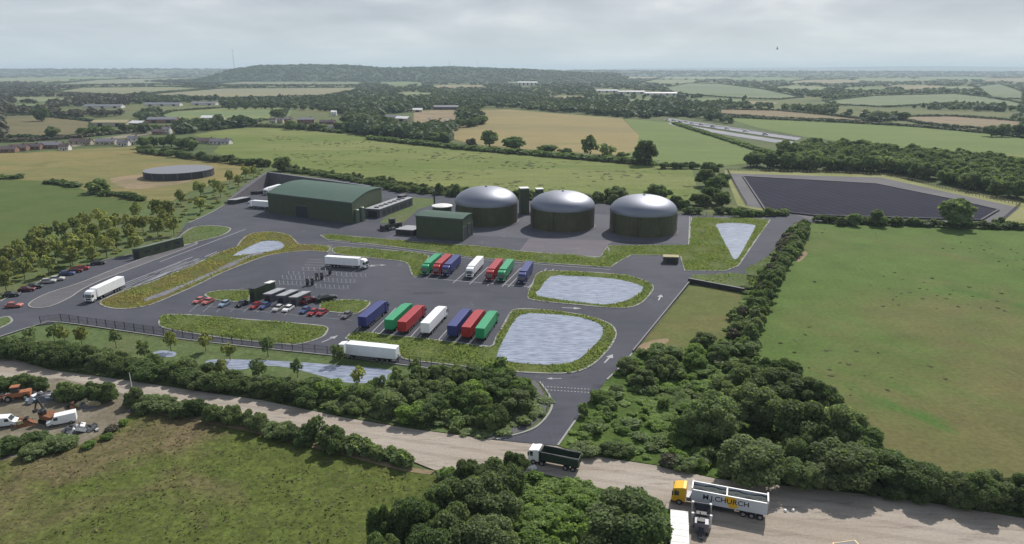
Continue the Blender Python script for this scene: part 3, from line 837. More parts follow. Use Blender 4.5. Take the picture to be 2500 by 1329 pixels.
hedge([(835,1098),(900,1112),(960,1128),(998,1140)], 3.4, 2.6, 'leaf_mid', 'low trimmed hedge ending at the gap beside the chalk road')
G7 = 'in the hedge behind the scrap yard'
row([(-20,955),(40,955),(110,955)], 3.6, .5, (3.2,4.6), (2.3,3.1), ['shrubnear_mid','shrubnear_dark'], G7, ['dark round bush'])
row([(160,972),(205,976),(262,978)], 3.2, .5, (4,5.4), (2.3,3.1), ['shrubnear_mid'], G7, ['large light-topped bush'])
scat([(-60,1080),(60,1075),(170,1070),(190,1085),(90,1112),(-60,1150)], 3.6, (1.6,2.8), (1.8,2.8), ['shrubnear_dark','shrubnear_mid'], 'below the scrap yard', ['low spreading bush'])
row([(210,1095),(250,1075),(285,1050),(300,1030)], 3.4, .8, (.9,1.6), (.9,1.5), ['shrub_brown','shrubnear_light'], 'on the rubble bank by the yard', ['small weedy bush'])

# ---------------------------------------------------------------- big foreground trees
GF = 'in the foreground wood at the bottom edge'
for px, py, r, h, pr, look in [(1225,1172,62,8.5,'near_dark','dark-topped tree'),(1195,1228,82,9,'near_mid','broad full-crowned tree'),(1085,1222,62,8,'near_mid','soft grey green tree'),
        (1010,1275,62,9,'near_dark','dark green tree'),(935,1285,40,9,'near_dark','narrow dark tree'),(1130,1300,75,9,'near_mid','rounded green tree'),(1060,1340,70,8,'near_dark','low dark tree'),
        (940,1350,45,8,'near_mid','small mid green tree'),(1260,1130,32,5,'near_dark','small dark tree'),(1140,1150,36,5.5,'near_dark','small shadowy tree'),(1200,1320,70,8,'near_mid','mid green tree')]:
    crown_at(px, py, r, h, pr, GF, look)
crown_at(1540,1268,100,8.5,'near_dark','beside the white-roofed container','huge domed dark green tree')
crown_at(1480,1335,70,6,'near_dark','beside the white-roofed container','low dark green tree')
scat([(1300,1185),(1380,1190),(1450,1215),(1470,1260),(1450,1340),(1270,1400),(1240,1330),(1290,1250)], 6.0, (1.0,2.4), (2.0,2.9), ['shrubnear_light'], 'in the light green foreground thicket', ['bright leafy bush'])
scat([(1075,1160),(1150,1145),(1240,1150),(1290,1165),(1300,1185),(1180,1180),(1080,1180)], 3.0, (1.6,2.6), (1.6,2.4), ['shrubnear_mid','shrubnear_light'], 'on the bank below the chalk road', ['leafy green bush'])

# ---------------------------------------------------------------- right-hand thicket and wood
GR = 'in the wood below the right meadow'
for px, py, r, h, pr in [(1745,1010,68,9,'near_mid'),(1845,985,66,9.5,'near_mid'),(1975,1030,80,10.5,'near_dark'),(2050,1035,60,9.5,'near_mid'),(1832,1112,80,7.5,'near_mid'),(2045,1120,90,7.5,'near_mid'),(1955,1095,60,7,'near_dark'),
        (2170,1135,68,6.2,'near_dark'),(2100,1080,56,7,'near_dark'),(2255,1170,56,5.6,'near_dark'),(2335,1185,48,5.4,'near_mid'),(2430,1188,48,5.4,'near_mid'),(2580,1206,46,5.4,'near_dark'),(2500,1196,46,5.4,'near_dark'),(2390,1195,40,6,'near_dark'),
        (1900,945,62,8,'near_dark'),(1820,930,52,7.5,'near_dark'),(1925,905,36,7,'near_dark'),(1870,905,40,7,'near_dark'),(1760,955,40,7,'near_mid'),(2000,965,50,8,'near_dark'),(1690,1030,40,6,'near_mid'),(1960,1155,50,5.5,'near_mid')]:
    crown_at(px, py, r, h, pr, GR, {'near_mid': 'broad grey green tree', 'near_dark': 'dark full-crowned tree'}[pr])
GS = 'in the scrub beside the access road'
scat([(1560,880),(1650,850),(1740,835),(1830,845),(1860,880),(1800,915),(1740,960),(1700,1000),(1650,940),(1600,930),(1540,950),(1500,930)], 6.6, (1.8,4.6), (1.8,3.8), ['shrubnear_dark','shrubnear_mid','shrubnear_mid','shrubnear_light'], GS, ['dense dark bush','tangled green bush'])
scat([(1480,950),(1540,955),(1580,960),(1600,1040),(1560,1090),(1440,1075),(1400,1075),(1430,1010)], 8.5, (1.2,3.6), (1.5,3.2), ['shrubnear_mid','shrubnear_light','shrubnear_light'], GS, ['tangled green bush'])
scat([(1600,945),(1660,950),(1700,1050),(1680,1100),(1580,1095),(1590,1040)], 4.0, (1.0,2.0), (2.0,3.0), ['shrubnear_light'], 'in the bright clearing by the wood', ['low bright leafy bush'])
scat([(1380,1088),(1560,1110),(1700,1130),(1760,1150),(1900,1165),(1750,1162),(1600,1140),(1440,1112)], 4.0, (1.3,2.6), (1.8,2.8), ['shrubnear_mid','shrubnear_dark','shrub_brown'], 'on the bank above the tipper lorries', ['low dusty green bush'])
row([(1990,1185),(2100,1200),(2250,1222),(2400,1236),(2520,1248)], 4.2, .6, (1.8,3.0), (2.0,2.8), ['shrubnear_dark'], 'at the foot of the wood', ['dark shaded bush'])
# hedgerow beside the right meadow
GH = 'in the hedgerow beside the right meadow'
row([(1962,556),(1950,590),(1925,630),(1902,668),(1885,700),(1862,740),(1842,790),(1832,840)], 4.6, 1.0, (3.8,5.6), (2.5,3.4), ['shrubnear_dark','shrub_mid','shrub_dark'], GH, ['dark hedgerow bush','grey green hedgerow bush'])
row([(1935,570),(1915,610),(1890,655),(1868,695),(1838,735),(1815,790),(1790,830)], 5.6, 1.2, (2.6,4.2), (2.0,2.9), ['shrub_mid','shrub_dark','shrub_brown'], 'on the site side of the hedgerow', ['ragged green bush'])
# the bushes in front of the lagoon
hedge([(1998,541),(2060,546),(2200,549),(2330,556),(2500,560)], 5.0, 3.2, 'leaf_dark', 'dark field hedge between the covered lagoon and the right meadow')
for px, rr, hh in ((2082,4.2,6.2),(2142,5.2,7.4),(2185,3.6,4.5),(2230,3.6,4.2),(2052,3,4),(2440,3,4)):
    shrub('shrub_mid', P(px, 551), hh, rr, 'before the covered lagoon', 'round grey green bush')
tree('med_mid', P(2332,556), 14, 8.5, 'standing in the hedge before the covered lagoon', 'tall broad light green tree')
hedge([(1800,530),(1850,528),(1916,526)], 4.5, 3.6, 'leaf_dark', 'dark hedge running up to the lagoon entrance')
# trees left of the lagoon
GT = 'in the clump left of the lagoon'
for px, py, h, r in ((1735,428,8.5,7.5),(1722,455,9,7),(1748,472,8.5,6.5),(1735,497,8,5.5),(1762,505,7,5),(1715,505,6,4.5),(1765,452,7,5),(1700,500,5,4)):
    tree('med_dark', P(px, py), h*1.15, r, GT, 'rounded dark tree')
for px in (1620,1645,1665,1690): shrub('shrub_dark', P(px, 412), 5.5, 5, 'in the short hedge beyond the clump', 'dark green bush')
for px in (1678,1702,1760,1785,1812): shrub('shrub_dark', P(px, 522), 3.8, 3.4, 'behind the right-hand tank yard', 'dark green bush')
# belt behind the lagoon
GB = 'in the belt behind the lagoon'
scat([(1782,412),(1830,405),(1950,400),(2100,405),(2300,420),(2540,440),(2540,500),(2420,478),(2300,450),(2160,424),(1990,418)], 10.5, (9.5,12.5), (5.6,7.6), ['med_dark','med_dark','med_mid'], GB, ['dense dark green tree'], fn=tree)
scat([(1900,372),(2000,368),(2150,375),(2350,398),(2540,420),(2540,438),(2300,418),(2100,402),(1950,396)], 12, (9.5,12.5), (5.6,7.6), ['med_dark','med_mid'], GB, ['dense dark green tree'], fn=tree)
# hedge behind the hall and the tanks
GK = 'in the scrubby line behind the tanks'
row([(690,418),(760,426),(830,436),(890,448),(950,456)], 6, 1.5, (2.2,3.8), (2.4,3.6), ['shrub_mid','shrub_dark','shrub_light'], 'in the scrubby line behind the hall', ['ragged green bush'])
row([(950,462),(1000,470),(1060,474),(1110,478),(1200,482),(1290,486),(1360,488),(1480,494),(1560,500),(1680,510)], 5.0, 2.4, (3.2,7.0), (2.2,4.0), ['shrub_mid','shrub_dark'], GK, ['ragged green bush','upright scrubby bush'])
tree('med_dark', P(1606,497), 10, 7.2, 'behind the right-hand tank', 'rounded dark green tree')
tree('med_mid', P(1503,490), 8, 6, 'between the middle and right-hand tanks', 'small yellow green tree')
# hedgerow between the two middle fields
hedge([(905,341),(1000,351),(1150,367),(1300,379),(1450,392),(1600,404)], 9, 4.6, 'leaf_dark', 'dark hedgerow between the green middle meadow and the ripe field', near=False)
for px, py, h, r, pr, lk in ((1195,358,16,10,'med_mid','big round-topped tree'),(1253,367,13,11,'med_dark','broad dark tree'),(1150,358,8,6,'shrub_brown','reddish bush'),(1575,403,18,10,'med_dark','tall dark tree'),(1440,384,19,9.5,'youngd','tall open feathery tree'),(1483,389,14,7.5,'youngd','slim open tree'),
        (1335,376,8,10,'med_mid','low spreading tree'),(1520,394,8,6,'med_dark','small dark tree'),(1380,381,7,7,'med_dark','low dark tree')):
    if pr.startswith('shrub'): shrub(pr, P(px, py), h, r, 'in the hedgerow below the ripe field', lk)
    else: tree(pr, P(px, py), h, r, 'in the hedgerow below the ripe field', lk)
tree('med_mid', P(692,418), 11, 7, 'at the corner of the retaining wall', 'round green tree')
GL = 'in the hedge left of the big middle meadow'
row([(350,372),(400,380),(470,388),(540,396),(600,402),(650,408)], 8, 2, (4.5,7.5), (4,6), ['shrub_mid','shrub_dark'], GL, ['dark hedgerow bush'])
row([(352,362),(380,358),(430,358),(470,368)], 11, 3, (8,11), (6,8), ['med_dark','med_mid'], 'in the copse beside the white house', ['dark rounded tree'], fn=tree)
hedge([(-40,437),(40,436),(62,436)], 7, 3.0, 'leaf_dark', 'short dark hedge at the left edge of the dry meadow', near=False)
hedge([(118,448),(150,450),(190,458)], 6, 3.0, 'leaf_dark', 'short hedge stub between the dry meadow and the left meadow', near=False)
hedge([(250,478),(290,478),(345,490)], 5, 3.2, 'leaf_dark', 'hedge stub running right from the lone bush in the meadow', near=False)
shrub('shrub_mid', P(236,472), 8.5, 8, 'alone between the dry meadow and the left meadow', 'large soft rounded bush')
# trees around the middle village
GV = 'in the village trees above the middle meadow'
row([(835,318),(900,328),(960,336),(1040,345),(1090,350)], 10, 6, (8,12), (6,9), ['med_dark','med_mid'], 'along the top of the middle meadow', ['dark green tree'], fn=tree)
row([(1120,312),(1150,310),(1180,300)], 14, 4, (9,12), (7,9), ['med_dark','med_mid'], 'at the left end of the ripe field', ['round dark tree'], fn=tree)
tree('med_mid', P(680,290), 15, 12, 'beside the cottages above the middle meadow', 'big soft green tree')
for pts, g_, lk in (([(440,304),(500,301),(560,299),(640,303)], 'below the far green field', 'dark field tree'), ([(150,334),(220,330),(330,322),(400,316)], 'beside the tan lane', 'dusty green field tree'),
        ([(560,268),(640,266),(720,268),(830,272)], 'in the line beyond the cottages', 'dark distant tree'), ([(840,300),(880,296),(920,300),(960,308)], 'round the village barns', 'green village tree'), ([(700,315),(760,318),(830,322)], 'before the brick house', 'small green tree')):
    row(pts, 15, 6, (7,12), (5,9), ['med_dark','med_mid'], g_, [lk], fn=tree)
for px in (2420,2445,2490): tree('med_dark', P(px, 334), 13, 9, 'at the corner of the far green meadow', 'dark round tree')
tree('med_dark', P(102,296), 20, 13, 'in the far left field', 'big dark lone tree')

# ---------------------------------------------------------------- far hedges round the fields
HL = ['far field on the left horizon', 'long pale far field on the left', 'pale far field below it', 'brown field at the left edge', 'green far field above the cottages', 'narrow far field near the wooded hill', 'tan far field under the hill',
      'far green field right of the barns', 'far green field on the right', 'tan strip above the green meadow', 'pinkish field at the right edge', 'pale far field near the right edge', 'tiny pale far field']
for (nm, pts, *_), lb in zip(FAR, HL):
    Y = P(*pts[len(pts)//2]).y
    wd = max(7, Y/260)
    hedge([(x, y+.6) for x, y in pts]+[pts[0]], wd, max(3.6, wd*.45), 'leaf_far', f'thin dark hedge round the {lb}', near=False, spacing=wd*.9)
hedge([(1745,286),(1900,293),(2060,300),(2250,311),(2420,327),(2560,345)], 8, 3.6, 'leaf_far', 'dark hedge above the far green meadow on the right', near=False)
hedge([(1645,303),(1780,345),(1850,368),(1925,388)], 6, 3.6, 'leaf_dark', 'dark hedge between the pale dual road and the sloping green field', near=False)
hedge([(520,318),(600,309),(700,312),(800,322),(840,326)], 8, 4.4, 'leaf_dark', 'dark hedge along the top left of the middle meadow', near=False)
hedge([(-40,348),(60,346),(150,340),(300,326),(420,312),(520,303)], 9, 4, 'leaf_brown', 'brownish hedge behind the bungalows on the left', near=False)

# ---------------------------------------------------------------- far woodland: nobody could count it
PROTO_W = [crown(s, 46, .36, 3, .85, base=-.8) for s in (91,92,93,94,95)]
hill_prof = [(520,1000),(575,163),(640,155),(760,152.5),(870,155),(930,161),(1000,160),(1100,158),(1180,161),(1260,163),(1330,167),(1400,171),(1500,174)]
def hill(name, Y, prof, depth, front=1.0, mat=None, label=None):
    """a ridge across the view at distance Y; prof: photo pixel column and crest row"""
    hs = []
    for px, py in prof:
        if py > 500: py = HY+40
        b = (664.5-py)/F; dy = math.cos(TILT)+b*math.sin(TILT); dz = -math.sin(TILT)+b*math.cos(TILT)
        hs.append(((px-1250)/F*Y/dy, max(-1.0, H+dz/dy*Y)))
    xs = np.linspace(hs[0][0], hs[-1][0], 90); zs = np.interp(xs, [a for a, _ in hs], [b for _, b in hs])
    ys = np.linspace(-1, 1, 15)
    V = []; Fc = []
    for j, s in enumerate(ys):
        k = (math.cos(s*math.pi)+1)/2
        for i in range(90):
            V.append((xs[i]*(1+s*depth/Y*.5), Y+s*depth, zs[i]*k-.5))
    for j in range(14):
        for i in range(89): Fc.append((j*90+i, j*90+i+1, (j+1)*90+i+1, (j+1)*90+i))
    me = bpy.data.meshes.new(name); me.from_pydata(V, [], Fc); me.update()
    me.polygons.foreach_set('use_smooth', [True]*len(me.polygons))
    o = link_mesh(name, me, None, [mat]); tag(o, kind='structure')
    def zf(x, y):
        s = (y-Y)/depth
        if abs(s) > 1: return None
        return float(np.interp(x/(1+s*depth/Y*.5), xs, zs))*(math.cos(s*math.pi)+1)/2-.5
    return zf, xs
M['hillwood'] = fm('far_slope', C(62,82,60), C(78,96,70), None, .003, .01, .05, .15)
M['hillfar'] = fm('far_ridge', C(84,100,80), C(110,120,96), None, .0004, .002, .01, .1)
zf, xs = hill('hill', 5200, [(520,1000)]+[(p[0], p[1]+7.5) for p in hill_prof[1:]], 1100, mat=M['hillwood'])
pos, scl, rot = [], [], []
for _ in range(2600):
    x = rnd.uniform(xs[0], xs[-1]); y = 5200+rnd.uniform(-1000, 260); z = zf(x, y)
    if z is None: continue
    s = rnd.uniform(9, 17)
    pos.append((x, y, z+s*.35)); scl.append((s, s*.62)); rot.append(rnd.uniform(0, 6.28))
tag(merged('woodland', PROTO_W, pos, scl, rot, M['leaf_far']), 'dark wood covering the long hill on the horizon', 'woodland', kind='stuff')
# low ridges that make the skyline
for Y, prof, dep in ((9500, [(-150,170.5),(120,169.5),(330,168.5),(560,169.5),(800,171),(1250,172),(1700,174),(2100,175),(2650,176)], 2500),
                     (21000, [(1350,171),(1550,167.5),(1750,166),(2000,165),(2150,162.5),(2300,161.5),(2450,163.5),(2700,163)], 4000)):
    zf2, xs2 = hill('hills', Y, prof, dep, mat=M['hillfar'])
    if Y < 10000:
        pos, scl, rot = [], [], []
        for _ in range(2600):
            y = Y+rnd.uniform(-2400, 200); x = rnd.uniform(xs2[0], xs2[-1]); z = zf2(x, y)
            if z is None: continue
            s = rnd.uniform(16, 40)
            pos.append((x, y, z+s*.1)); scl.append((s, rnd.uniform(7, 15))); rot.append(rnd.uniform(0, 6.28))
        tag(merged('woodland', PROTO_W, pos, scl, rot, M['leaf_far']), 'thin line of far trees along the skyline', 'woodland', kind='stuff')
FF = []
for i, (px, py, w_, h_) in enumerate([(60,196,120,5),(200,190,100,4),(330,187,90,3.5),(470,200,110,5),(640,197,70,4),(760,192,60,3),(100,243,90,5),(980,205,60,4),(1120,212,70,4),(1010,230,50,4),(1420,196,60,3.5),(1540,190,70,3),(1700,190,90,3.5),(1860,194,100,4),(2020,200,90,4),(2180,196,110,4),
        (2330,192,90,3.5),(2460,196,70,4),(1960,216,70,5),(2110,218,60,4),(2230,214,80,5),(2340,216,50,4),(1730,246,80,5),(1840,252,60,4),(1560,246,50,3.5),(60,258,70,4),(1380,238,60,4),(1640,200,70,4)]):
    k_ = rnd.uniform(-2,2)
    pts = [(px-w_,py+k_),(px-w_*.6,py-h_),(px+w_*.3,py-h_*1.1),(px+w_,py-h_*.4-k_),(px+w_*.8,py+h_*.6),(px,py+h_)]
    FF.append(pts)
FM = [fm('pasture_pale', C(146,152,118), C(134,146,106), None, .004, .012, .05, .1), fm('pasture_green', C(122,142,98), C(132,146,102), None, .004, .012, .05, .1), fm('stubble', C(164,152,122), C(150,144,112), None, .004, .012, .05, .1)]
for i, pts in enumerate(FF): sheet('field', pts, 0.0, FM[(i*7)%3], smooth=2)
OPEN = FF + far_polys + [
  [(440,330),(560,314),(640,310),(820,320),(900,332),(1000,345),(1095,352),(1090,335),(1130,303),(1180,283),(1165,266),(1240,264),(1520,288),(1640,298),(1780,338),(1925,386),(2700,386),(2700,900),(-100,900),(-100,344),(0,344),(300,324)],
  [(1745,280),(1900,287),(2060,294),(2250,305),(2420,321),(2560,339),(2560,430),(1900,400),(1850,314)],
  [(630,262),(760,262),(850,285),(850,312),(640,304)], [(930,280),(1120,262),(1120,300),(1000,312),(930,300)], [(380,332),(340,300),(440,280),(440,330)], [(1590,284),(1700,288),(1960,336),(1940,362),(1780,340),(1620,305)],
  [(1445,214),(1660,228),(1660,240),(1460,232)], [(1265,194),(1310,194),(1310,214),(1265,214)], [(60,300),(340,280),(350,320),(60,345)], [(140,262),(330,258),(540,248),(545,262),(330,272),(140,275)],
  [(2040,262),(2160,262),(2330,270),(2500,275),(2500,286),(2330,280),(2160,282),(2040,275)], [(1960,236),(2010,240),(2040,262),(1900,258),(1800,250),(1900,245)]]
AREA = {'left': ('leaf_brown', -400, 330, 'brownish far woods at the left edge of the view'), 'middle left': ('leaf_far', 330, 900, 'far trees between the pale fields left of centre'),
        'centre': ('leaf_far', 900, 1760, 'broad dark woodland across the middle distance'), 'right': ('leaf_far', 1760, 3000, 'far blue green woods on the right')}
npx = np.random.default_rng(5)
for k_, (mt, x0, x1, lb) in AREA.items():
    n = int((x1-x0)*3.6)
    X = npx.uniform(x0, x1, n*3); Yp = 183+(np.power(npx.uniform(0, 1, n*3), 1.15))*165
    bad = np.zeros(len(X), bool)
    up = 9.0/(3.0+0*Yp)*(Yp-HY)/HY*3.0*1.4  # how far a tree of that row reaches up in the photo
    for p in OPEN: bad |= inpoly_np(X, Yp, p) | inpoly_np(X, Yp-np.minimum(up, 14), p)
    # the open strips thin the woods out on the left
    if k_ in ('left', 'middle left'): bad |= (npx.uniform(0, 1, len(X)) < .35)
    X = X[~bad]; Yp = Yp[~bad]
    pos, scl, rot = [], [], []
    for x, y in zip(X[:n], Yp[:n]):
        q = P(float(x), float(y)); 
        big_ = 1+max(0, q.y-1500)/2600
        r_ = rnd.choice((rnd.uniform(4,7), rnd.uniform(7,12)))*min(big_, 4.5); h_ = rnd.uniform(9, 14)
        pos.append((q.x, q.y, h_*.45)); scl.append((r_, h_*.58)); rot.append(rnd.uniform(0, 6.28))
    tag(merged('woodland', PROTO_W, pos, scl, rot, M[mt]), lb, 'woodland', kind='stuff')
    print('wood', k_, len(pos))
# low growth under the bushes
def under(polys, spacing, hr, rr, mat, label, name='undergrowth', mask=None):
    pos, scl, rot = [], [], []
    for pts in polys:
        for p in fill('', pts, spacing):
            h = rnd.uniform(*hr)*(.6+.8*abs(math.sin(p.x*.13)*math.cos(p.y*.17))); r_ = rnd.uniform(*rr)
            pos.append((p.x, p.y, h*.35)); scl.append((r_, h*.65)); rot.append(rnd.uniform(0, 6.28))
    print(name, len(pos))
    tag(merged(name, PROTO_H2, pos, scl, rot, M[mat]), label, name, kind='stuff')
PROTO_H2 = [crown(s, 300, .16, 7, .8, base=-.55, lobe=(.25,.45)) for s in (181,182,183)]
SCRUB = [(1545,866),(1640,862),(1760,835),(1815,720),(1870,645),(1925,562),(1960,550),(1930,620),(1880,700),(1845,780),(1845,850),(1860,905),(1990,1005),(2130,1132),(2300,1182),(2540,1232),(2540,1256),(2200,1212),(1950,1183),(1750,1162),(1600,1131),(1420,1102),(1372,1082),(1432,1000),(1495,925)]
under([SCRUB], 3.6, (.5,1.7), (.9,1.9), 'leaf_light', 'light green brambles and low growth between the bushes of the right-hand wood')
under([SCRUB], 7.0, (1.4,3.2), (1.4,2.6), 'leaf_mid', 'mid green tangled growth filling the right-hand wood')
under([[(1085,1168),(1150,1160),(1290,1172),(1330,1166),(1470,1200),(1560,1232),(1630,1250),(1630,1400),(1180,1400),(1120,1300),(1130,1240)]], 2.3, (.9,2.6), (1.3,2.2), 'leaf_light', 'bright green low growth in the foreground thicket')
under([[(8,848),(150,842),(330,880),(520,912),(740,945),(930,942),(1080,915),(1210,922),(1318,942),(1340,990),(1325,1020),(1285,1050),(1210,1068),(1000,1040),(850,1014),(640,970),(480,948),(300,920),(120,895),(10,870)]], 2.8, (.8,2.4), (1.3,2.3), 'leaf_mid', 'green undergrowth in the belt beside the chalk road')
under([[(690,408),(830,426),(950,440),(1000,452),(1060,458),(1110,462),(1200,468),(1300,474),(1480,484),(1600,490),(1690,503),(1690,512),(1560,503),(1480,498),(1290,489),(1200,486),(1060,478),(950,464),(830,438),(690,420)]], 3.6, (.8,3.4), (1.4,2.6), 'leaf_mid', 'scrubby low growth along the fence line behind the hall and tanks')
under([[(0,640),(140,590),(300,540),(420,500),(560,450),(630,408),(650,420),(590,465),(500,520),(452,548),(440,572),(400,590),(318,615),(232,632),(90,683),(0,725)]], 7.5, (.5,1.6), (1.2,2.4), 'leaf_young', 'yellow green low growth beneath the young trees on the left')
# tussocks in the meadows
def tussocks(pts, spacing, hr, rr, mat, label, keep=.6):
    pos, scl, rot = [], [], []
    for p in fill('', pts, spacing):
        if math.sin(p.x*.05+1)*math.cos(p.y*.06)+rnd.uniform(-1,1) < keep-.6: continue
        h = rnd.uniform(*hr)
        pos.append((p.x, p.y, h*.2)); scl.append((rnd.uniform(*rr), h)); rot.append(rnd.uniform(0, 6.28))
    print('tussocks', len(pos))
    tag(merged('grass_tussocks', PROTO_T, pos, scl, rot, M[mat]), label, 'grass', kind='stuff')
PROTO_T = [crown(s, 26, .4, 2, .7, base=-.5) for s in (191,192,193)]
M['tuss_green'] = leafmat('tuss_green', (.15,.175,.066), (.17,.17,.08), .5, .05)
M['tuss_dry'] = leafmat('tuss_dry', (.20,.175,.11), (.14,.16,.07), .5, .04)
FRONTM = [P(*p) for p in [(-60,1150),(60,1118),(200,1095),(300,1045),(340,1010),(420,1022),(600,1060),(800,1115),(1000,1160),(1070,1170),(1120,1250),(1150,1400),(-140,1400)]]
if 0: tussocks([(-60,1150),(60,1118),(200,1095),(300,1045),(340,1010),(420,1022),(600,1060),(800,1115),(1000,1160),(1070,1170),(1120,1250),(1150,1400),(-140,1400)], 1.0, (.10,.26), (.18,.5), 'tuss_dry', 'rough tufts of dry grass in the front meadow', .75)
tussocks([(1990,560),(2540,575),(2540,1200),(2300,1160),(2120,1110),(1990,990),(1880,890),(1870,780),(1910,690)], 5.2, (.10,.28), (.3,.8), 'tuss_green', 'dark tufts of grass dotted over the right meadow', 1.5)
tussocks([(640,330),(900,345),(1300,385),(1690,420),(1690,490),(1300,470),(950,442),(690,405)], 6.5, (.15,.45), (.8,2.6), 'tuss_green', 'tufts of coarse grass in the middle meadow', 1.3)
# tall grass on the islands
def blades(world_poly, dens, hgt, seed):
    dens = dens*5.0
    g = np.random.default_rng(seed)
    xs_ = [p.x for p in world_poly]; ys_ = [p.y for p in world_poly]
    A = (max(xs_)-min(xs_))*(max(ys_)-min(ys_)); n = int(A*1.5*dens)
    x = g.uniform(min(xs_), max(xs_), n); y = g.uniform(min(ys_), max(ys_), n)
    k = inpoly_np(x, y, [(p.x, p.y) for p in world_poly])
    for wp in WATER: k &= ~inpoly_np(x, y, [(p.x, p.y) for p in wp])
    x = x[k]; y = y[k]; n = len(x)
    h = hgt*g.uniform(.4, 1.25, n)*(.6+.5*np.sin(x*.35)*np.cos(y*.27)); a = g.uniform(0, 3.14, n); w_ = g.uniform(.09, .26, n)
    lx = g.normal(0, .18, n); ly = g.normal(0, .18, n)
    z0 = np.full(n, .14)
    v = np.stack([np.stack([x-np.cos(a)*w_, y-np.sin(a)*w_, z0], 1), np.stack([x+np.cos(a)*w_, y+np.sin(a)*w_, z0], 1),
        np.stack([x+np.cos(a)*w_*.8+lx, y+np.sin(a)*w_*.8+ly, z0+h*.8], 1), np.stack([x+lx*1.4, y+ly*1.4, z0+h], 1), np.stack([x-np.cos(a)*w_*.7+lx, y-np.sin(a)*w_*.7+ly, z0+h*.75], 1)], 1)
    return v.reshape(-1, 3), n
for mt in ('grass_blade', 'grass_blade2'):
    V = []; n = 0
    for i, (w_, bl, dn, hg) in enumerate(ISL):
        if bl != mt: continue
        v, c = blades(w_, dn, hg, i); V.append(v); n += c
    me = np_mesh('tall_grass', np.concatenate(V), np.arange(n*5).reshape(-1, 5), np.zeros((0, 3), int))
    o = link_mesh('tall_grass', me, None, [M[mt]])
    tag(o, 'long green grass growing on the kerbed verges' if mt == 'grass_blade' else 'long dry grass on the narrow swale island', 'grass', kind='stuff')
    print('blades', n)
v, n = blades(FRONTM, .14, .42, 77); v[:, 2] -= .14
me = np_mesh('meadow_grass', v, np.arange(n*5).reshape(-1, 5), np.zeros((0, 3), int))
tag(link_mesh('meadow_grass', me, None, [M['tuss_dry']]), 'thin dry grass stems standing over the front meadow', 'grass', kind='stuff')
print('meadow', n)
# ================================================================ BUILDINGS
def cladding(name, c, rough=.5, var=.08, rib=1.0):
    m, t, b, l = newmat(name)
    n = noise(t, .25, 4, .6, objcoord(t)); n2 = noise(t, 1.0, 4, .6, objcoord(t), (2.0, 2.0, .12))
    col = mixc(t, 1.0, c, gray(t, n, 1-var, 1+var), 'MULTIPLY'); col = mixc(t, 1.0, col, gray(t, n2, 1-var, 1+var), 'MULTIPLY')
    l(col, b.inputs['Base Color']); b.inputs['Roughness'].default_value = rough; b.inputs['Specular IOR Level'].default_value = .2
    w = t.nodes.new('ShaderNodeTexWave'); w.inputs['Scale'].default_value = rib; w.bands_direction = 'DIAGONAL'
    g = t.nodes.new('ShaderNodeNewGeometry'); mp = t.nodes.new('ShaderNodeMapping'); mp.inputs['Scale'].default_value = (1, .4, 0)
    l(g.outputs['Position'], mp.inputs[0]); l(mp.outputs[0], w.inputs[0]); bumpn(t, w.outputs[1], b, .35, .06)
    return m
M['clad'] = cladding('clad_green', C(86,98,78))
M['clad_roof'] = cladding('clad_roof', C(76,104,92), .7)
M['tank_wall'] = cladding('tank_wall', C(98,98,74), .36, .2, .8)
M['silver'] = pm('silver_membrane', (.21,.225,.27), .5, .7, .05, .15, spec=.5)
M['grey_metal'] = pm('grey_metal', C(150,150,158), .5, .3)
M['pale_roof'] = pm('pale_roof', C(182,185,190), .85, var=.1, scale=.6)
M['grey_mid'] = pm('grey_mid', C(112,112,118), .7)
M['grey_dark'] = pm('grey_dark', C(62,64,72), .7)
M['dark'] = pm('dark', (.018,.019,.024), .55)
M['door_dark'] = pm('door_dark', C(44,48,66), .5)
M['white'] = pm('white_paint', (.78,.79,.80), .4, var=.04)
M['white_roof'] = pm('white_roof', (.66,.66,.64), .6, var=.1, scale=.5)
M['pale_green'] = pm('pale_green', C(128,142,124), .45, .1)
M['concrete'] = pm('concrete', C(118,115,122), .9, var=.15, scale=.4)
M['wood'] = pm('wood', C(190,180,140), .85, var=.2)
M['rubber'] = pm('rubber', (.014,.014,.015), .85)
M['glass'] = pm('glass', (.02,.025,.032), .08, var=.05, spec=.8)
M['liquid'] = pm('slurry', C(44,48,60), .9, spec=.1, var=.2, scale=.3)
M['yellow'] = pm('yellow_paint', (.72,.42,.02), .4, var=.05)
M['rust'] = pm('rust', (.20,.085,.04), .9, var=.35, scale=1.5)
M['orange'] = pm('orange_paint', (.34,.13,.06), .6, var=.2)
M['blueg'] = pm('blue_grey_paint', (.20,.28,.36), .5, var=.2)
def relm(pts, o): return [(p[0]-o[0], p[1]-o[1]) for p in pts]

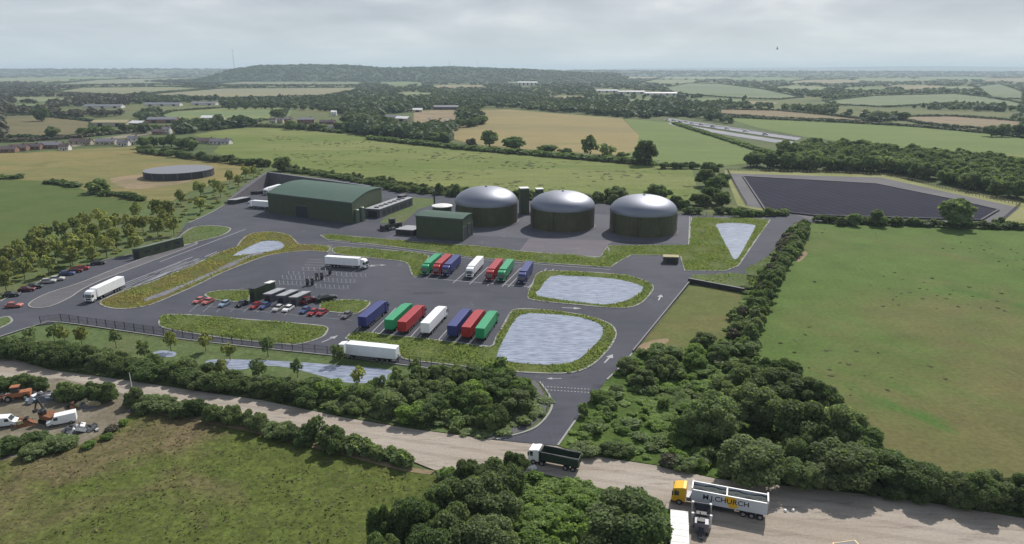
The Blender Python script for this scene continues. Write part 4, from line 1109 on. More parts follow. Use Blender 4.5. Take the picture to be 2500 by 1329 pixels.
def shed(name, A, B, depth, dirv, h, rise, label, cat, doors=(), roofmat='clad_roof', wallmat='clad', side_doors=0, over=.3):
    """hall on the front line A-B, walls running back along dirv, arched roof"""
    Cc = B + dirv*depth; D = A + dirv*depth
    root = empty(name, A, 0, label, cat)
    n = 14; up = [(s/n, h + rise*math.sin(math.pi*s/n)) for s in range(n+1)]
    mb = MB(); rel = lambda p, z: (p.x-A.x, p.y-A.y, z)
    mb.add([rel(A,0), rel(B,0), rel(B,h), rel(A,h)], [(0,1,2,3)])
    mb.add([rel(D,0), rel(Cc,0), rel(Cc,h), rel(D,h)], [(3,2,1,0)])
    for a, b_, fl in ((B, Cc, False), (A, D, True)):
        vs = [rel(a,0), rel(b_,0)] + [rel(a.lerp(b_, s), z) for s, z in reversed(up)]
        f = tuple(range(len(vs)))
        mb.add(vs, [f if not fl else f[::-1]])
    mb.build('wall', M[wallmat], root)
    u = (B-A).normalized()
    rf = MB(); vs = []
    for s, z in up:
        s2 = -over/depth if s == 0 else (1+over/depth if s == 1 else s)
        for p in (A-u*over, B+u*over): vs.append(rel(p+dirv*depth*s2, z+.04))
    for s, z in up:
        s2 = -over/depth if s == 0 else (1+over/depth if s == 1 else s)
        for p in (A-u*over, B+u*over): vs.append(rel(p+dirv*depth*s2, z+.26))
    k = 2*(n+1); fs = []
    for i in range(n):
        fs += [(2*i, 2*i+2, 2*i+3, 2*i+1), (k+2*i, k+2*i+1, k+2*i+3, k+2*i+2), (2*i, k+2*i, k+2*i+2, 2*i+2), (2*i+1, 2*i+3, k+2*i+3, k+2*i+1)]
    fs += [(0,1,k+1,k), (2*n, k+2*n, k+2*n+1, 2*n+1)]
    rf.add(vs, fs)
    roof = rf.build('roof', M[roofmat], root, smooth=True)
    gt = MB(); o_ = Vector((u.y, -u.x, 0))*.12
    if o_.dot(dirv) > 0: o_ = -o_
    a = A+o_*3.2; b_ = B+o_*3.2
    gt.bar(rel(a, h-.32), rel(b_, h-.32), .2, .3); gt.build('gutter', M['grey_mid'], roof)
    for (t0, t1, dh, mt) in doors:
        p, q = A.lerp(B, t0)+o_, A.lerp(B, t1)+o_
        d = MB(); d.bar(rel(p,0.02), rel(q,0.02), .22, dh)
        dr = d.build('door', M[mt], root)
        f = MB(); u2 = u*.18
        f.bar(rel(p-u2,0), rel(p+u2*.2,0), .5, dh+.3); f.bar(rel(q-u2*.2,0), rel(q+u2,0), .5, dh+.3); f.bar(rel(p-u2,dh+.05), rel(q+u2,dh+.05), .5, .3)
        f.build('frame', M['grey_mid'], dr)
    o2 = Vector((dirv.y, -dirv.x, 0))*.1
    for i in range(side_doors):
        p, q = B.lerp(Cc, (i+.2)/side_doors)+o2, B.lerp(Cc, (i+.85)/side_doors)+o2
        MB().bar(rel(p,.02), rel(q,.02), .2, h*.62).build('door', M['grey_dark'], root)
    if side_doors:
        for i in range(side_doors+1):
            p = B.lerp(Cc, max(.01,min(.99,i/side_doors)))+o2*2
            MB().bar(rel(p,0), rel(p+dirv*.35,0), .35, h*.7).build('column', M['pale_green'], root)
    return root
def dirp(a): return Vector((math.cos(R(a)), math.sin(R(a)), 0))
A, B = P(657,520), P(862,548)
shed('reception_hall', A, B, 43, dirp(82), 10.1, 1.7, 'large dark green hall with arched teal roof and one dark door', 'industrial building', doors=[(.345,.49,5.6,'door_dark')])
A, B = P(1017,580), P(1130,590)
h2 = HT(584,531)
shed('plant_building', A, B, 12.5, dirp(75), h2, .5, 'smaller dark green flat-roofed building in front of the left tank', 'industrial building', side_doors=2)
print('h2', h2)

def tank(px, pfront, prim, ptop, halfw, label):
    f = P(px, pfront); dpx = (f.y*math.cos(TILT)+H*math.sin(TILT))/F
    r = halfw*dpx*1.045; d = Vector((f.x, f.y, 0)).normalized()
    c = f + d*r
    z = HT(pfront, prim)
    b = (664.5-ptop)/F; dy = math.cos(TILT)+b*math.sin(TILT); dz = -math.sin(TILT)+b*math.cos(TILT)
    top = H+dz/dy*c.y
    root = empty('digester_tank', c, 0, label, 'storage tank', 'domed digester tanks')
    MB().lathe([(r,-.1),(r,z),(r-.3,z)], 96).build('wall', M['tank_wall'], root, smooth=True)
    prof = [(r+.12, z-.1), (r+.12, z+.25)]; rise = (top-z)
    for i in range(1, 22):
        a = i/21*math.pi/2; prof.append(((r+.1)*math.cos(a)**.92 if i < 21 else .02, z+.25+rise*math.sin(a)**1.0))
    dm = MB().lathe(prof, 96).build('dome', M['silver'], root, smooth=True)
    MB().lathe([(.01,top+.2),(.6,top+.2),(.6,top+.5),(.3,top+.7),(.02,top+.7)], 16).build('vent', M['grey_mid'], dm)
    p = MB()
    for a in (-1.9, -.35, -2.7): 
        x, y = (r+.25)*math.cos(a), (r+.25)*math.sin(a); p.tube((x,y,0), (x,y,z-.3), .12, n=6)
    p.build('pipe', M['dark'], root)
    MB().lathe([(r+.9,.0),(r+.9,.32),(r+.02,.34)], 96).build('plinth', M['concrete'], root)
    print('tank', r, z, top)
tank(1188, 557, 508, 457.5, 75.5, 'left-hand silver-domed tank, partly behind the small green building')
tank(1372, 570, 519, 468.5, 77.5, 'middle silver-domed tank of the three')
tank(1567, 583, 531, 478, 80, 'right-hand silver-domed tank, nearest the triangular pond')
# small lidded tank
c = P(1080,524); root = empty('small_tank', c, 0, 'low round tank with a white conical lid behind the small green building', 'storage tank')
zt = HT(524,503)
MB().lathe([(4.7,-.1),(4.7,zt)], 40).build('wall', M['clad'], root, smooth=True)
MB().lathe([(5.2,zt-.1),(5.2,zt+.25),(3,zt+.75),(.1,zt+1.2)], 40).build('lid', M['white_roof'], root, smooth=True)
# towers behind the tanks
for px, w_, d_, py, pt, lb in ((1279,4.4,4.4,522,460,'tall dark square tower between the left and middle tanks'),(1316,3.6,3.6,515,462,'pale-topped square tower half hidden behind the middle tank')):
    c = P(px, py); hh = HT(py, pt)
    root = empty('scrubber_tower', c, R(12), lb, 'tower', 'gas cleaning towers')
    MB().box(-w_/2,w_/2,-d_/2,d_/2,0,hh).build('casing', M['clad'], root, bevel=.08)
    MB().box(-w_/2-.15,w_/2+.15,-d_/2-.15,d_/2+.15,hh,hh+.4).build('cap', M['white_roof'], root)
    l_ = MB()
    for s in (-.25,.25): l_.tube((w_/2+.2,s,0),(w_/2+.2,s,hh),.05,n=5)
    for k_ in range(int(hh/.6)): l_.tube((w_/2+.2,-.25,k_*.6),(w_/2+.2,.25,k_*.6),.04,n=4)
    l_.build('ladder', M['grey_metal'], root)
for px, py, pt, r_, lb in ((1061,512,466,.45,'slim dark vent stack beside the white-lidded tank'),(1306,516,470,.3,'thin pale vent pipe behind the middle tank')):
    hh = HT(py, pt); root = empty('vent_stack', P(px,py), 0, lb, 'chimney')
    MB().tube((0,0,0),(0,0,hh),r_,r_*.85,12).build('flue', M['grey_dark'] if px < 1200 else M['grey_metal'], root, smooth=True)
    MB().lathe([(r_*1.2,hh-.5),(r_*1.4,hh),(r_*.9,hh+.3)], 12).build('cowl', M['grey_mid'], root)
    MB().box(-.9,.9,-.9,.9,0,.5).build('base', M['concrete'], root)
for px, py, hh, lb in ((872,544,6.6,'front pale green upright vessel at the hall corner'),(885,540,7.0,'rear pale green upright vessel at the hall corner')):
    root = empty('upright_vessel', P(px,py), 0, lb, 'vessel', 'pale green vessels at the hall corner')
    MB().lathe([(1.15,.35),(1.2,.5),(1.2,hh-.4),(.9,hh-.1),(.2,hh)], 24).build('shell', M['pale_green'], root, smooth=True)
    MB().lathe([(1.35,0),(1.35,.35),(.2,.36)], 24).build('base', M['concrete'], root)
    MB().tube((1.25,0,0),(1.25,0,hh-.6),.12,n=8).build('pipe', M['grey_metal'], root)
def boxhouse(name, A, B, depth, h, dirv, label, cat, wall, roof, group=None, over=.15, doors=0, roofside=None):
    root = empty(name, A, 0, label, cat, group)
    Cc, D = B+dirv*depth, A+dirv*depth
    rel = relm([A,B,Cc,D], A)
    MB().prism(rel, 0, h).build('casing', M[wall], root)
    u = (B-A).normalized(); e = u*over; v = dirv*over
    MB().prism(relm([A-e-v,B+e-v,Cc+e+v,D-e+v], A), h, h+.22).build('roof', M[roof], root)
    o_ = -dirv*.05
    for i in range(doors):
        p, q = A.lerp(B,(i+.2)/doors)+o_, A.lerp(B,(i+.8)/doors)+o_
        MB().bar((p.x-A.x,p.y-A.y,.1),(q.x-A.x,q.y-A.y,.1),.12,h*.75).build('door', M['dark'], root)
    return root
r_ = boxhouse('engine_container', P(893,531), P(928,533), 34, 4.3, dirp(70), 'long pale-roofed container block beside the arched hall', 'container', 'grey_mid', 'pale_roof', doors=1)
for k_ in range(7):
    p = P(928,533)+dirp(70)*(3+k_*4.4)+dirp(-20)*.06-P(893,531); q = p+dirp(70)*3
    MB().bar((p.x,p.y,.8),(q.x,q.y,.8),.1,2.4).build('louvre', M['grey_dark'], r_)
    m_ = p+dirp(160)*3.4
    MB().box(m_.x-1.1,m_.x+1.1,m_.y-1.1,m_.y+1.1,4.5,5.0).build('fan', M['grey_mid'], r_)
boxhouse('switch_cabinet', P(971,504), P(984,505), 4.5, 5.6, dirp(70), 'tall dark cabinet at the far end of the long container', 'cabinet', 'grey_dark', 'grey_mid')
boxhouse('pump_container', P(966,574), P(1009,577), 8.5, 2.5, dirp(62), 'low container with a pale roof left of the small green building', 'container', 'grey_dark', 'pale_roof', doors=1)
boxhouse('transformer_kiosk', P(1619,644), P(1656,645), 3.2, 2.5, dirp(80), 'small dark kiosk with a pale yellow roof on the turning area', 'kiosk', 'clad', 'wood', doors=1)
r_ = boxhouse('weighbridge_office', P(326,634), P(345,632), 20, 4.0, dirp(66), 'long dark green office with pale roof edge beside the weighbridge', 'office', 'clad', 'pale_green', doors=1)
for k_ in range(4):
    p = P(345,632)+dirp(66)*(2+k_*4.6)+dirp(-24)*.05-P(326,634); q = p+dirp(66)*2.2
    MB().bar((p.x,p.y,1.6),(q.x,q.y,1.6),.1,1.1).build('window', M['glass'], r_)
r_ = boxhouse('compressor_house', P(611,737), P(625,738), 6.0, 4.2, dirp(66), 'tall dark box beside the pale-roofed fuel units', 'plant room', 'clad', 'grey_dark', doors=1)
boxhouse('compressor_house', P(628,729), P(639,730), 6.5, 3.9, dirp(66), 'dark box with a white roof strip behind the tall dark box', 'plant room', 'clad', 'white_roof')
for i, (x0, x1, y, lb) in enumerate([(645,664,739,'leftmost of the three pale-roofed fuel units'),(677,696,743,'middle one of the three pale-roofed fuel units'),(708,727,747,'rightmost of the three pale-roofed fuel units')]):
    boxhouse('compressor_unit', P(x0,y), P(x1,y+.6), 6.3, 2.7, dirp(66), lb, 'container', 'grey_mid', 'pale_roof', 'pale-roofed fuel units', doors=1)
# dispensers and bollards of the filling area
def dispenser(px, py, lb):
    root = empty('gas_dispenser', P(px,py), R(-8), lb, 'fuel pump', 'dark fuel pumps on the filling area')
    MB().box(-.45,.45,-.35,.35,.15,2.5).build('cabinet', M['dark'], root, bevel=.04)
    MB().box(-1.3,1.3,-.6,.6,0,.15).build('island_base', M['concrete'], root)
    MB().box(-.35,.35,-.37,-.33,1.4,2.0).build('screen', M['grey_metal'], root)
    MB().tube((.5,0,2.2),(.8,-.2,1.0),.05,n=5).build('hose', M['rubber'], root)
for px, py, lb in ((806,671,'farthest dark fuel pump beneath the white lorry'),(774,684,'dark fuel pump, third from the left'),(786,683,'dark fuel pump, second from the right'),(751,698,'leftmost dark fuel pump'),(763,697,'dark fuel pump second from the left')):
    dispenser(px, py, lb)
bl = None
bp = []
for x0, x1, y0, n_ in ((690,775,681,9),(672,745,694,8),(705,742,671,4),(822,893,674,7),(792,866,688,8),(772,850,703,8),(740,795,661,5)):
    for k_ in range(n_): bp.append((x0+(x1-x0)*k_/(n_-1), y0+(x1-x0)*k_/(n_-1)*.05))
bm_ = MB().tube((0,0,0),(0,0,1.15),.13,n=8).tube((0,0,1.15),(0,0,1.25),.13,.05,8)
for px, py in bp:
    if bl is None:
        bl = bm_.build('bollard', M['white'], None, smooth=True)
        tag(bl, 'white bollard standing in a dotted row on the filling area', 'bollard', 'white bollards on the filling area'); o = bl
    else:
        o = bl.copy(); COL.objects.link(o)
    o.location = P(px,py)
# retaining walls
A, B = P(657,453), P(905,473)
root = empty('retaining_wall', A, 0, 'long grey retaining wall behind the arched hall', 'wall')
u = (B-A); n_ = Vector((-u.y,u.x,0)).normalized()*.5; h0, h1 = 8.2, 4.2
MB().add([(-n_.x,-n_.y,0),(u.x-n_.x,u.y-n_.y,0),(u.x+n_.x,u.y+n_.y,0),(n_.x,n_.y,0),(-n_.x,-n_.y,h0),(u.x-n_.x,u.y-n_.y,h1),(u.x+n_.x,u.y+n_.y,h1),(n_.x,n_.y,h0)],[(3,2,1,0),(4,5,6,7),(0,1,5,4),(1,2,6,5),(2,3,7,6),(3,0,4,7)]).build('face', M['concrete'], root)
n_ = n_*1.4
MB().add([(-n_.x,-n_.y,h0),(u.x-n_.x,u.y-n_.y,h1),(u.x+n_.x,u.y+n_.y,h1),(n_.x,n_.y,h0),(-n_.x,-n_.y,h0+.35),(u.x-n_.x,u.y-n_.y,h1+.35),(u.x+n_.x,u.y+n_.y,h1+.35),(n_.x,n_.y,h0+.35)],[(3,2,1,0),(4,5,6,7),(0,1,5,4),(1,2,6,5),(2,3,7,6),(3,0,4,7)]).build('coping', M['grey_metal'], root)
E_ = P(556,498); d = E_-A; nrm = Vector((-d.y,d.x,0)).normalized()
if nrm.x > 0: nrm = -nrm
root = empty('retaining_wall', E_, 0, 'sloping grey side wall of the loading ramp beside the hall', 'wall')
a = A-E_; m = MB()
pts = [Vector((0,0,0)), Vector((a.x,a.y,0))]
vs = [(0,0,0),(a.x,a.y,0),(a.x,a.y,8.3),(0,0,1.2)]; back = [(v[0]+nrm.x*16*(v[2]/8.3), v[1]+nrm.y*16*(v[2]/8.3), 0) for v in vs[2:]]
m.add(vs+[(a.x+nrm.x*1.2,a.y+nrm.y*1.2,8.3),(nrm.x*1.2,nrm.y*1.2,1.2)]+back, [(0,3,2,1),(3,5,4,2),(5,7,6,4),(0,7,5,3),(1,2,4,6)])
m.build('slope', M['concrete'], root)
r2 = boxhouse('ramp_block', P(556,499), P(577,499), 10, 2.2, dirp(63), 'low concrete block with a pale top at the foot of the ramp', 'block', 'grey_dark', 'pale_roof')
boxhouse('ramp_block', P(612,476), P(634,475), 6, 1.6, dirp(40), 'low dark block below the sloping ramp wall', 'block', 'dark', 'grey_dark')
# dark retaining wall by the small field
A, B = P(1680,690), P(1816,716)
root = empty('retaining_wall', A, 0, 'dark straight wall along the top of the small field', 'wall')
u = B-A; MB().bar((0,0,0),(u.x,u.y,0),.6,1.5).build('face', M['dark'], root)
MB().bar((0,0,1.5),(u.x,u.y,1.5),.8,.12).build('coping', M['grey_mid'], root)
A, B = P(1683,692), P(1545,862)
root = empty('retaining_wall', A, 0, 'low grey wall along the right edge of the exit road', 'wall')
u = B-A; MB().bar((0,0,0),(u.x,u.y,0),.3,.7).build('face', M['grey_dark'], root)
MB().bar((0,0,.7),(u.x,u.y,.7),.42,.08).build('coping', M['grey_mid'], root)
# round slurry tank on the left
f = P(440,441); rr = 21.8; d = Vector((f.x,f.y,0)).normalized(); c = f+d*rr; zt = HT(441,424)
root = empty('slurry_tank', c, 0, 'wide round grey tank standing in the dry meadow', 'storage tank')
MB().lathe([(rr,-.1),(rr,zt),(rr-.4,zt),(rr-.4,.5)], 80).build('wall', M['grey_dark'], root, smooth=True)
MB().lathe([(rr-.4,zt-1.0),(.05,zt-.95)], 80).build('liquid', M['liquid'], root)
rm = MB().lathe([(rr+.15,zt-.1),(rr+.15,zt+.15),(rr-.5,zt+.15)], 80).build('rim', M['grey_metal'], root)
for k_ in range(16):
    a_ = k_*math.pi/8; MB().box(rr*math.cos(a_)-.25,rr*math.cos(a_)+.25,rr*math.sin(a_)-.25,rr*math.sin(a_)+.25,0,zt).build('buttress', M['grey_mid'], root)

# ---------------------------------------------------------------- houses
def house(px, py, w, d, h, yaw, roofc, wallc, label, rise=2.6, name='bungalow', cat='house'):
    root = empty(name, P(px,py), R(yaw), label, cat)
    m = MB().box(-w/2,w/2,-d/2,d/2,0,h)
    for s in (-1,1): m.add([(s*w/2,-d/2,h),(s*w/2,d/2,h),(s*w/2,0,h+rise)], [(0,1,2) if s > 0 else (2,1,0)])
    m.build('wall', wallc, root)
    o_ = .4; r = MB()
    for s in (-1,1):
        r.add([(-w/2-o_,s*(d/2+o_),h-.25),(w/2+o_,s*(d/2+o_),h-.25),(w/2+o_,0,h+rise),(-w/2-o_,0,h+rise),
               (-w/2-o_,s*(d/2+o_),h),(w/2+o_,s*(d/2+o_),h),(w/2+o_,0,h+rise+.25),(-w/2-o_,0,h+rise+.25)],
              [(4,5,6,7) if s < 0 else (7,6,5,4), (0,1,5,4) if s < 0 else (4,5,1,0), (0,4,7,3), (1,2,6,5)])
    rf = r.build('roof', roofc, root)
    if cat == 'house':
        MB().box(w*.28,w*.28+.9,-.45,.45,h+rise*.5,h+rise+1.2).build('chimney', M['rust'], rf)
        nw = max(2, int(w/4))
        for i in range(nw):
            x = -w/2+w*(i+.5)/nw
            MB().box(x-.7,x+.7,-d/2-.05,-d/2+.05,1.0,2.2).build('window', M['glass'], root)
        if h > 4:
            for i in range(nw):
                x = -w/2+w*(i+.5)/nw; MB().box(x-.6,x+.6,-d/2-.05,-d/2+.05,3.8,4.9).build('window', M['glass'], root)
        MB().box(-.5+w*.02,.5+w*.02,-d/2-.08,-d/2+.02,0,2.05).build('door', M['dark'], root)
    else:
        n_ = max(1, int(w/18))
        for i in range(n_):
            x = -w/2+w*(i+.5)/n_; MB().box(x-3,x+3,-d/2-.08,-d/2+.02,0,h*.8).build('door', M['grey_dark'], root)
    return root
roof_b = pm('tiles_brown', C(112,96,98), .85, var=.2, scale=1.5); roof_g = pm('tiles_grey', C(134,132,142), .8, var=.15, scale=1.5); roof_p = pm('tiles_purple', C(104,90,98), .85, var=.2, scale=1.5)
wall_w = pm('render_white', (.62,.60,.56), .85); wall_b = pm('brick', (.22,.13,.10), .9, var=.3, scale=2); wall_c = pm('render_cream', (.45,.40,.30), .85)
for a in ((18,372,16,9,3,12,roof_b,wall_b,'brown-roofed brick bungalow at the left edge'),(48,368,15,9,3,10,roof_b,wall_b,'second brown-roofed bungalow from the left edge'),(80,365,16,9,3,10,roof_p,wall_b,'purple-roofed bungalow before the grey-roofed house'),
          (126,362,19,11,3.4,10,roof_g,wall_b,'large grey-roofed house with a broad slope'),(160,367,8,7,3.2,8,roof_b,wall_w,'small white-walled house at the end of the bungalow row'),(192,352,14,8,3,6,roof_b,wall_c,'brown-roofed house beside the tan lane'),
          (215,354,8,7,3,5,roof_b,wall_c,'small cream cottage in the gap of the row'),(262,353,18,10,3.2,6,roof_g,wall_c,'grey-roofed cream house behind the dry meadow'),(303,356,10,7,3,6,roof_g,wall_w,'low white-walled house beside the tall white one'),(328,352,9,8,5.4,4,roof_g,wall_w,'tall white house with windows beside the copse'),
          (408,327,9,8,5,5,roof_g,wall_w,'white house standing behind the copse'),(388,328,12,8,3.2,5,roof_b,wall_b,'brown-roofed house left of the white one behind the copse'),
          (505,350,18,8,2.8,-4,roof_b,wall_c,'brown-roofed shed-like house at the corner of the middle meadow'),(540,352,20,8,2.8,-5,roof_g,wall_w,'long low white house at the corner of the middle meadow'),
          (668,300,9,8,4.5,0,roof_b,wall_w,'leftmost white cottage above the middle meadow'),(685,301,8,7,4.4,0,roof_g,wall_c,'cream cottage beside the leftmost white one'),(704,299,10,8,4.4,5,roof_g,wall_b,'small grey-roofed cottage beside the brick house'),
          (748,302,22,12,5.6,10,roof_g,wall_b,'big grey-roofed brick house above the middle meadow'),(800,303,20,8,2.8,0,roof_p,wall_b,'long low purple-roofed building right of the brick house'),(808,318,14,7,2.6,0,roof_g,wall_w,'low pale-roofed building at the edge of the middle meadow')):
    house(*a[:8], a[8], rise=2.4)
house(816, 283, 8, 8, 6, 5, M['white'], M['white'], 'bright white gable-ended house among the trees', rise=2)
for a in ((960,293,26,12,4,-20,M['grey_metal'],wall_c,'pale-roofed barn at the left of the village yard'),(985,296,20,12,4,-25,M['white_roof'],wall_c,'white-roofed barn in the middle of the village yard'),(1095,268,52,14,5,0,M['grey_metal'],roof_p,'long pale-roofed barn at the back of the village yard'),
          (1020,274,16,10,4,0,M['white_roof'],wall_c,'small white-roofed barn under the far trees'),(275,308,46,16,5,-3,M['wood'],wall_c,'cream-roofed long barn on the left'),(400,300,38,16,5,2,M['grey_metal'],wall_b,'grey-roofed barn behind the far lane on the left'),
          (340,310,20,12,5,-20,M['white_roof'],wall_b,'small white-roofed barn beside the dark tree'),(520,294,30,12,4,0,M['white_roof'],wall_w,'white-roofed barn beside the far green field'),(905,240,22,14,6,0,M['white'],wall_w,'tiny white barn among the far trees'),
          (1480,226,70,24,6,0,M['grey_metal'],wall_w,'far long pale barn, leftmost of the three'),(1540,229,80,24,6,0,M['grey_metal'],wall_w,'far long grey barn, middle one of the three'),(1612,233,90,24,6,-4,M['grey_metal'],wall_w,'far long pale barn, rightmost of the three'),
          (1288,209,90,40,14,0,M['white_roof'],wall_w,'far white building among the central woods'),(255,264,70,16,4,2,M['grey_metal'],wall_w,'long white glasshouse in the far left trees'),(400,259,70,16,4,0,M['grey_metal'],wall_w,'second long glasshouse in the far left trees'),(500,257,50,16,4,0,M['grey_metal'],wall_w,'grey long glasshouse above the far green field'),
          (30,267,60,16,4,0,M['grey_metal'],wall_w,'pale long shed at the far left edge'),(348,186,150,60,14,0,M['white_roof'],wall_w,'tiny white shed near the left horizon')):
    house(*a[:8], a[8], name='barn', cat='barn')
sheet('yard', [(1010,272),(1120,266),(1120,292),(1080,302),(1010,300)], .08, M['dirt'])
# pale dual road on the right
M['pale_road'] = asphaltmat('pale_road', C(176,176,184), C(160,160,168))
sheet('road', [(1618,291),(1640,290),(1800,313),(1958,337),(1945,343),(1790,321),(1640,298)], .06, M['pale_road'])
sheet('road', [(1630,300),(1640,300),(1790,325),(1938,347),(1925,354),(1780,331),(1640,306)], .06, M['pale_road'])
for i, (a, b) in enumerate((((1640,299),(1940,345)),((1620,291),(1960,338)))):
    A, B = P(*a), P(*b); root = empty('crash_barrier', A, 0, ['dark barrier in the middle of the pale dual road','pale barrier along the far side of the dual road'][i], 'barrier')
    u = B-A; MB().bar((0,0,.4),(u.x,u.y,.4),.3,.5).build('rail', M['grey_dark' if i == 0 else 'grey_metal'], root)
    for k_ in range(40):
        q = u*(k_/39); MB().box(q.x-.1,q.x+.1,q.y-.1,q.y+.1,0,.7).build('post', M['grey_mid'], root)
# masts on the skyline, a bird
for px, py, pt, w_, lb, Y in ((567,168,120,2.2,'tall thin lattice mast left of the wooded hill',5000),(1097,160,148,1.6,'thin mast on the middle of the long hill',5150),(1165,162,150,1.2,'thin mast at the right end of the long hill',5150)):
    b = (664.5-pt)/F; dy = math.cos(TILT)+b*math.sin(TILT); dz = -math.sin(TILT)+b*math.cos(TILT); top = H+dz/dy*Y
    root = empty('mast', ((px-1250)/F*Y/dy, Y, 0), 0, lb, 'mast'); hm = top
    m = MB()
    for k_ in range(3):
        a_ = k_*2.094; m.tube((math.cos(a_)*w_,math.sin(a_)*w_,0),(math.cos(a_)*w_*.3,math.sin(a_)*w_*.3,hm),.28,n=4)
    for z in range(0, int(hm), 8):
        s_ = w_*(1-.7*z/hm); s2 = w_*(1-.7*(z+8)/hm)
        for k_ in range(3):
            a_ = k_*2.094; b_ = a_+2.094
            m.tube((math.cos(a_)*s_,math.sin(a_)*s_,z),(math.cos(b_)*s2,math.sin(b_)*s2,z+8),.15,n=3)
    m.build('lattice', M['grey_mid'], root)
    MB().tube((0,0,hm),(0,0,hm+8),.25,.1,6).build('aerial', M['grey_mid'], root)
bd = MB()
bd.lathe([(.02,-.3),(.1,-.2),(.14,0),(.1,.2),(.05,.32),(.02,.36)], 8)
for v in range(len(bd.v)): x,y,z = bd.v[v]; bd.v[v] = (z,y,x)
bd.add([(.1,.08,.02),(-.14,.08,.02),(-.2,.5,.28),(0,.55,.3),(.02,.5,.31)],[(0,1,2,3)]); bd.add([(.1,-.08,.02),(-.14,-.08,.02),(-.2,-.5,.28),(0,-.55,.3)],[(3,2,1,0)])
bd.add([(-.25,.05,0),(-.25,-.05,0),(-.5,-.12,0),(-.5,.12,0)],[(0,1,2,3)]); bd.add([(.1,.08,.06),(-.14,.08,.06),(-.2,.5,.31),(0,.55,.33)],[(3,2,1,0)])
o = bd.build('bird', M['dark']); b = (664.5-120)/F; t_ = 190
o.location = ((1898-1250)/F*t_, t_*(math.cos(TILT)+b*math.sin(TILT)), H+t_*(-math.sin(TILT)+b*math.cos(TILT))); o.rotation_euler = (R(50), 0, R(20))
tag(o, 'dark bird flying in the sky above the right hills', 'bird')

# ---------------------------------------------------------------- fences
def fence(pts, step, h, post_r, mat, label, rails=(.5,.95), mesh=None, maxp=100):
    w = [P(*p) for p in pts]; A = w[0]
    root = empty('fence', A, 0, label, 'fence')
    ps = []
    for a, b in zip(w[:-1], w[1:]):
        n_ = max(1, int((b-a).length/step))
        for i in range(n_): ps.append(a.lerp(b, i/n_))
    ps.append(w[-1]); pm_ = None
    extra = MB()
    for i, p in enumerate(ps):
        if i < maxp:
            if pm_ is None: o = MB().box(-post_r,post_r,-post_r,post_r,0,h+.1).build('post', M[mat], root); pm_ = o
            else: o = pm_.copy(); COL.objects.link(o)
            o.location = p-A
    r = MB()
    for a, b in zip(ps[:-1], ps[1:]):
        a, b = a-A, b-A
        for z in rails: r.tube((a.x,a.y,h*z),(b.x,b.y,h*z),post_r*.45,n=4)
    r.build('rail', M[mat], root)
    if mesh:
        g = MB()
        for a, b in zip(ps[:-1], ps[1:]):
            a, b = a-A, b-A; n_ = int((b-a).length/mesh)
            for i in range(1, n_):
                q = a.lerp(b, i/n_); g.box(q.x-.018,q.x+.018,q.y-.018,q.y+.018,.05,h)
        g.build('mesh_panel', M[mat], root)
fence([(100,792),(150,785),(260,800),(400,820),(520,835),(640,848),(740,860),(830,869),(920,880),(1000,891),(1110,904),(1208,915)], 2.9, 2.3, .07, 'dark', 'long dark steel mesh fence along the lower edge of the site road', mesh=.28, rails=(.05,.5,.98))
fence([(1776,418),(1900,420),(2050,425),(2160,430),(2230,443),(2300,461),(2400,482),(2490,502)], 2.4, 1.9, .13, 'wood', 'pale wooden post fence round the far side of the lagoon', rails=(.45,.9))
fence([(1776,418),(1792,450),(1808,480),(1822,502)], 3.0, 2.0, .07, 'grey_dark', 'dark fence at the left end of the covered lagoon')
fence([(2490,502),(2465,525),(2440,547)], 3.0, 2.0, .07, 'grey_dark', 'dark fence at the right end of the covered lagoon')
fence([(1688,528),(1760,529),(1818,534),(1818,522)], 3.0, 2.2, .06, 'grey_dark', 'dark fence behind the triangular pond', rails=(.1,.5,.95))
fence([(1322,938),(1338,966),(1342,992),(1326,1022)], 2.6, 1.3, .06, 'grey_metal', 'pale guard rail on the curve of the access road')
fence([(470,556),(458,548),(446,566),(436,580)], 2.6, 1.6, .06, 'grey_metal', 'short pale fence beside the young trees at the bend')
for px, py, lb, hh in ((323,952,'thin white pole beside the chalk road near the yard',4.2),(1720,528,'slim pole behind the right-hand tank yard',3.2)):
    root = empty('pole', P(px,py), 0, lb, 'pole'); MB().tube((0,0,0),(0,0,hh),.1,.07,8).build('shaft', M['white'], root); MB().box(-.2,.2,-.2,.2,0,.15).build('base', M['concrete'], root)
# ================================================================ VEHICLES
def paint(name, c, rough=.35): return pm(name, c, rough, var=.05, scale=.6, spec=.5)
COLR = {'green': paint('lorry_green', (.02,.27,.115)), 'red': paint('lorry_red', (.33,.018,.022)), 'blue': paint('lorry_blue', (.028,.036,.16)), 'white': paint('lorry_white', (.80,.81,.83))}
M['chrome'] = pm('chrome', (.5,.5,.52), .3, .8)
def wheelmesh(r, w):
    m = MB(); m.tube((0,-w/2,0),(0,w/2,0),r,r,18,0); m.tube((0,-w/2-.01,0),(0,w/2+.01,0),r*.55,r*.55,12,1)
    me = bpy.data.meshes.new('wheel'); me.from_pydata(m.v,[],m.f); me.materials.append(M['rubber']); me.materials.append(M['chrome']); me.polygons.foreach_set('material_index', m.m); me.update(); return me
WL, WC = wheelmesh(.52,.5), wheelmesh(.33,.24)
def wheels(root, me, xs, y, z):
    for x in xs:
        for s in (-1,1):
            o = bpy.data.objects.new('wheel', me); COL.objects.link(o); o.parent = root; o.location = (x, s*y, z)
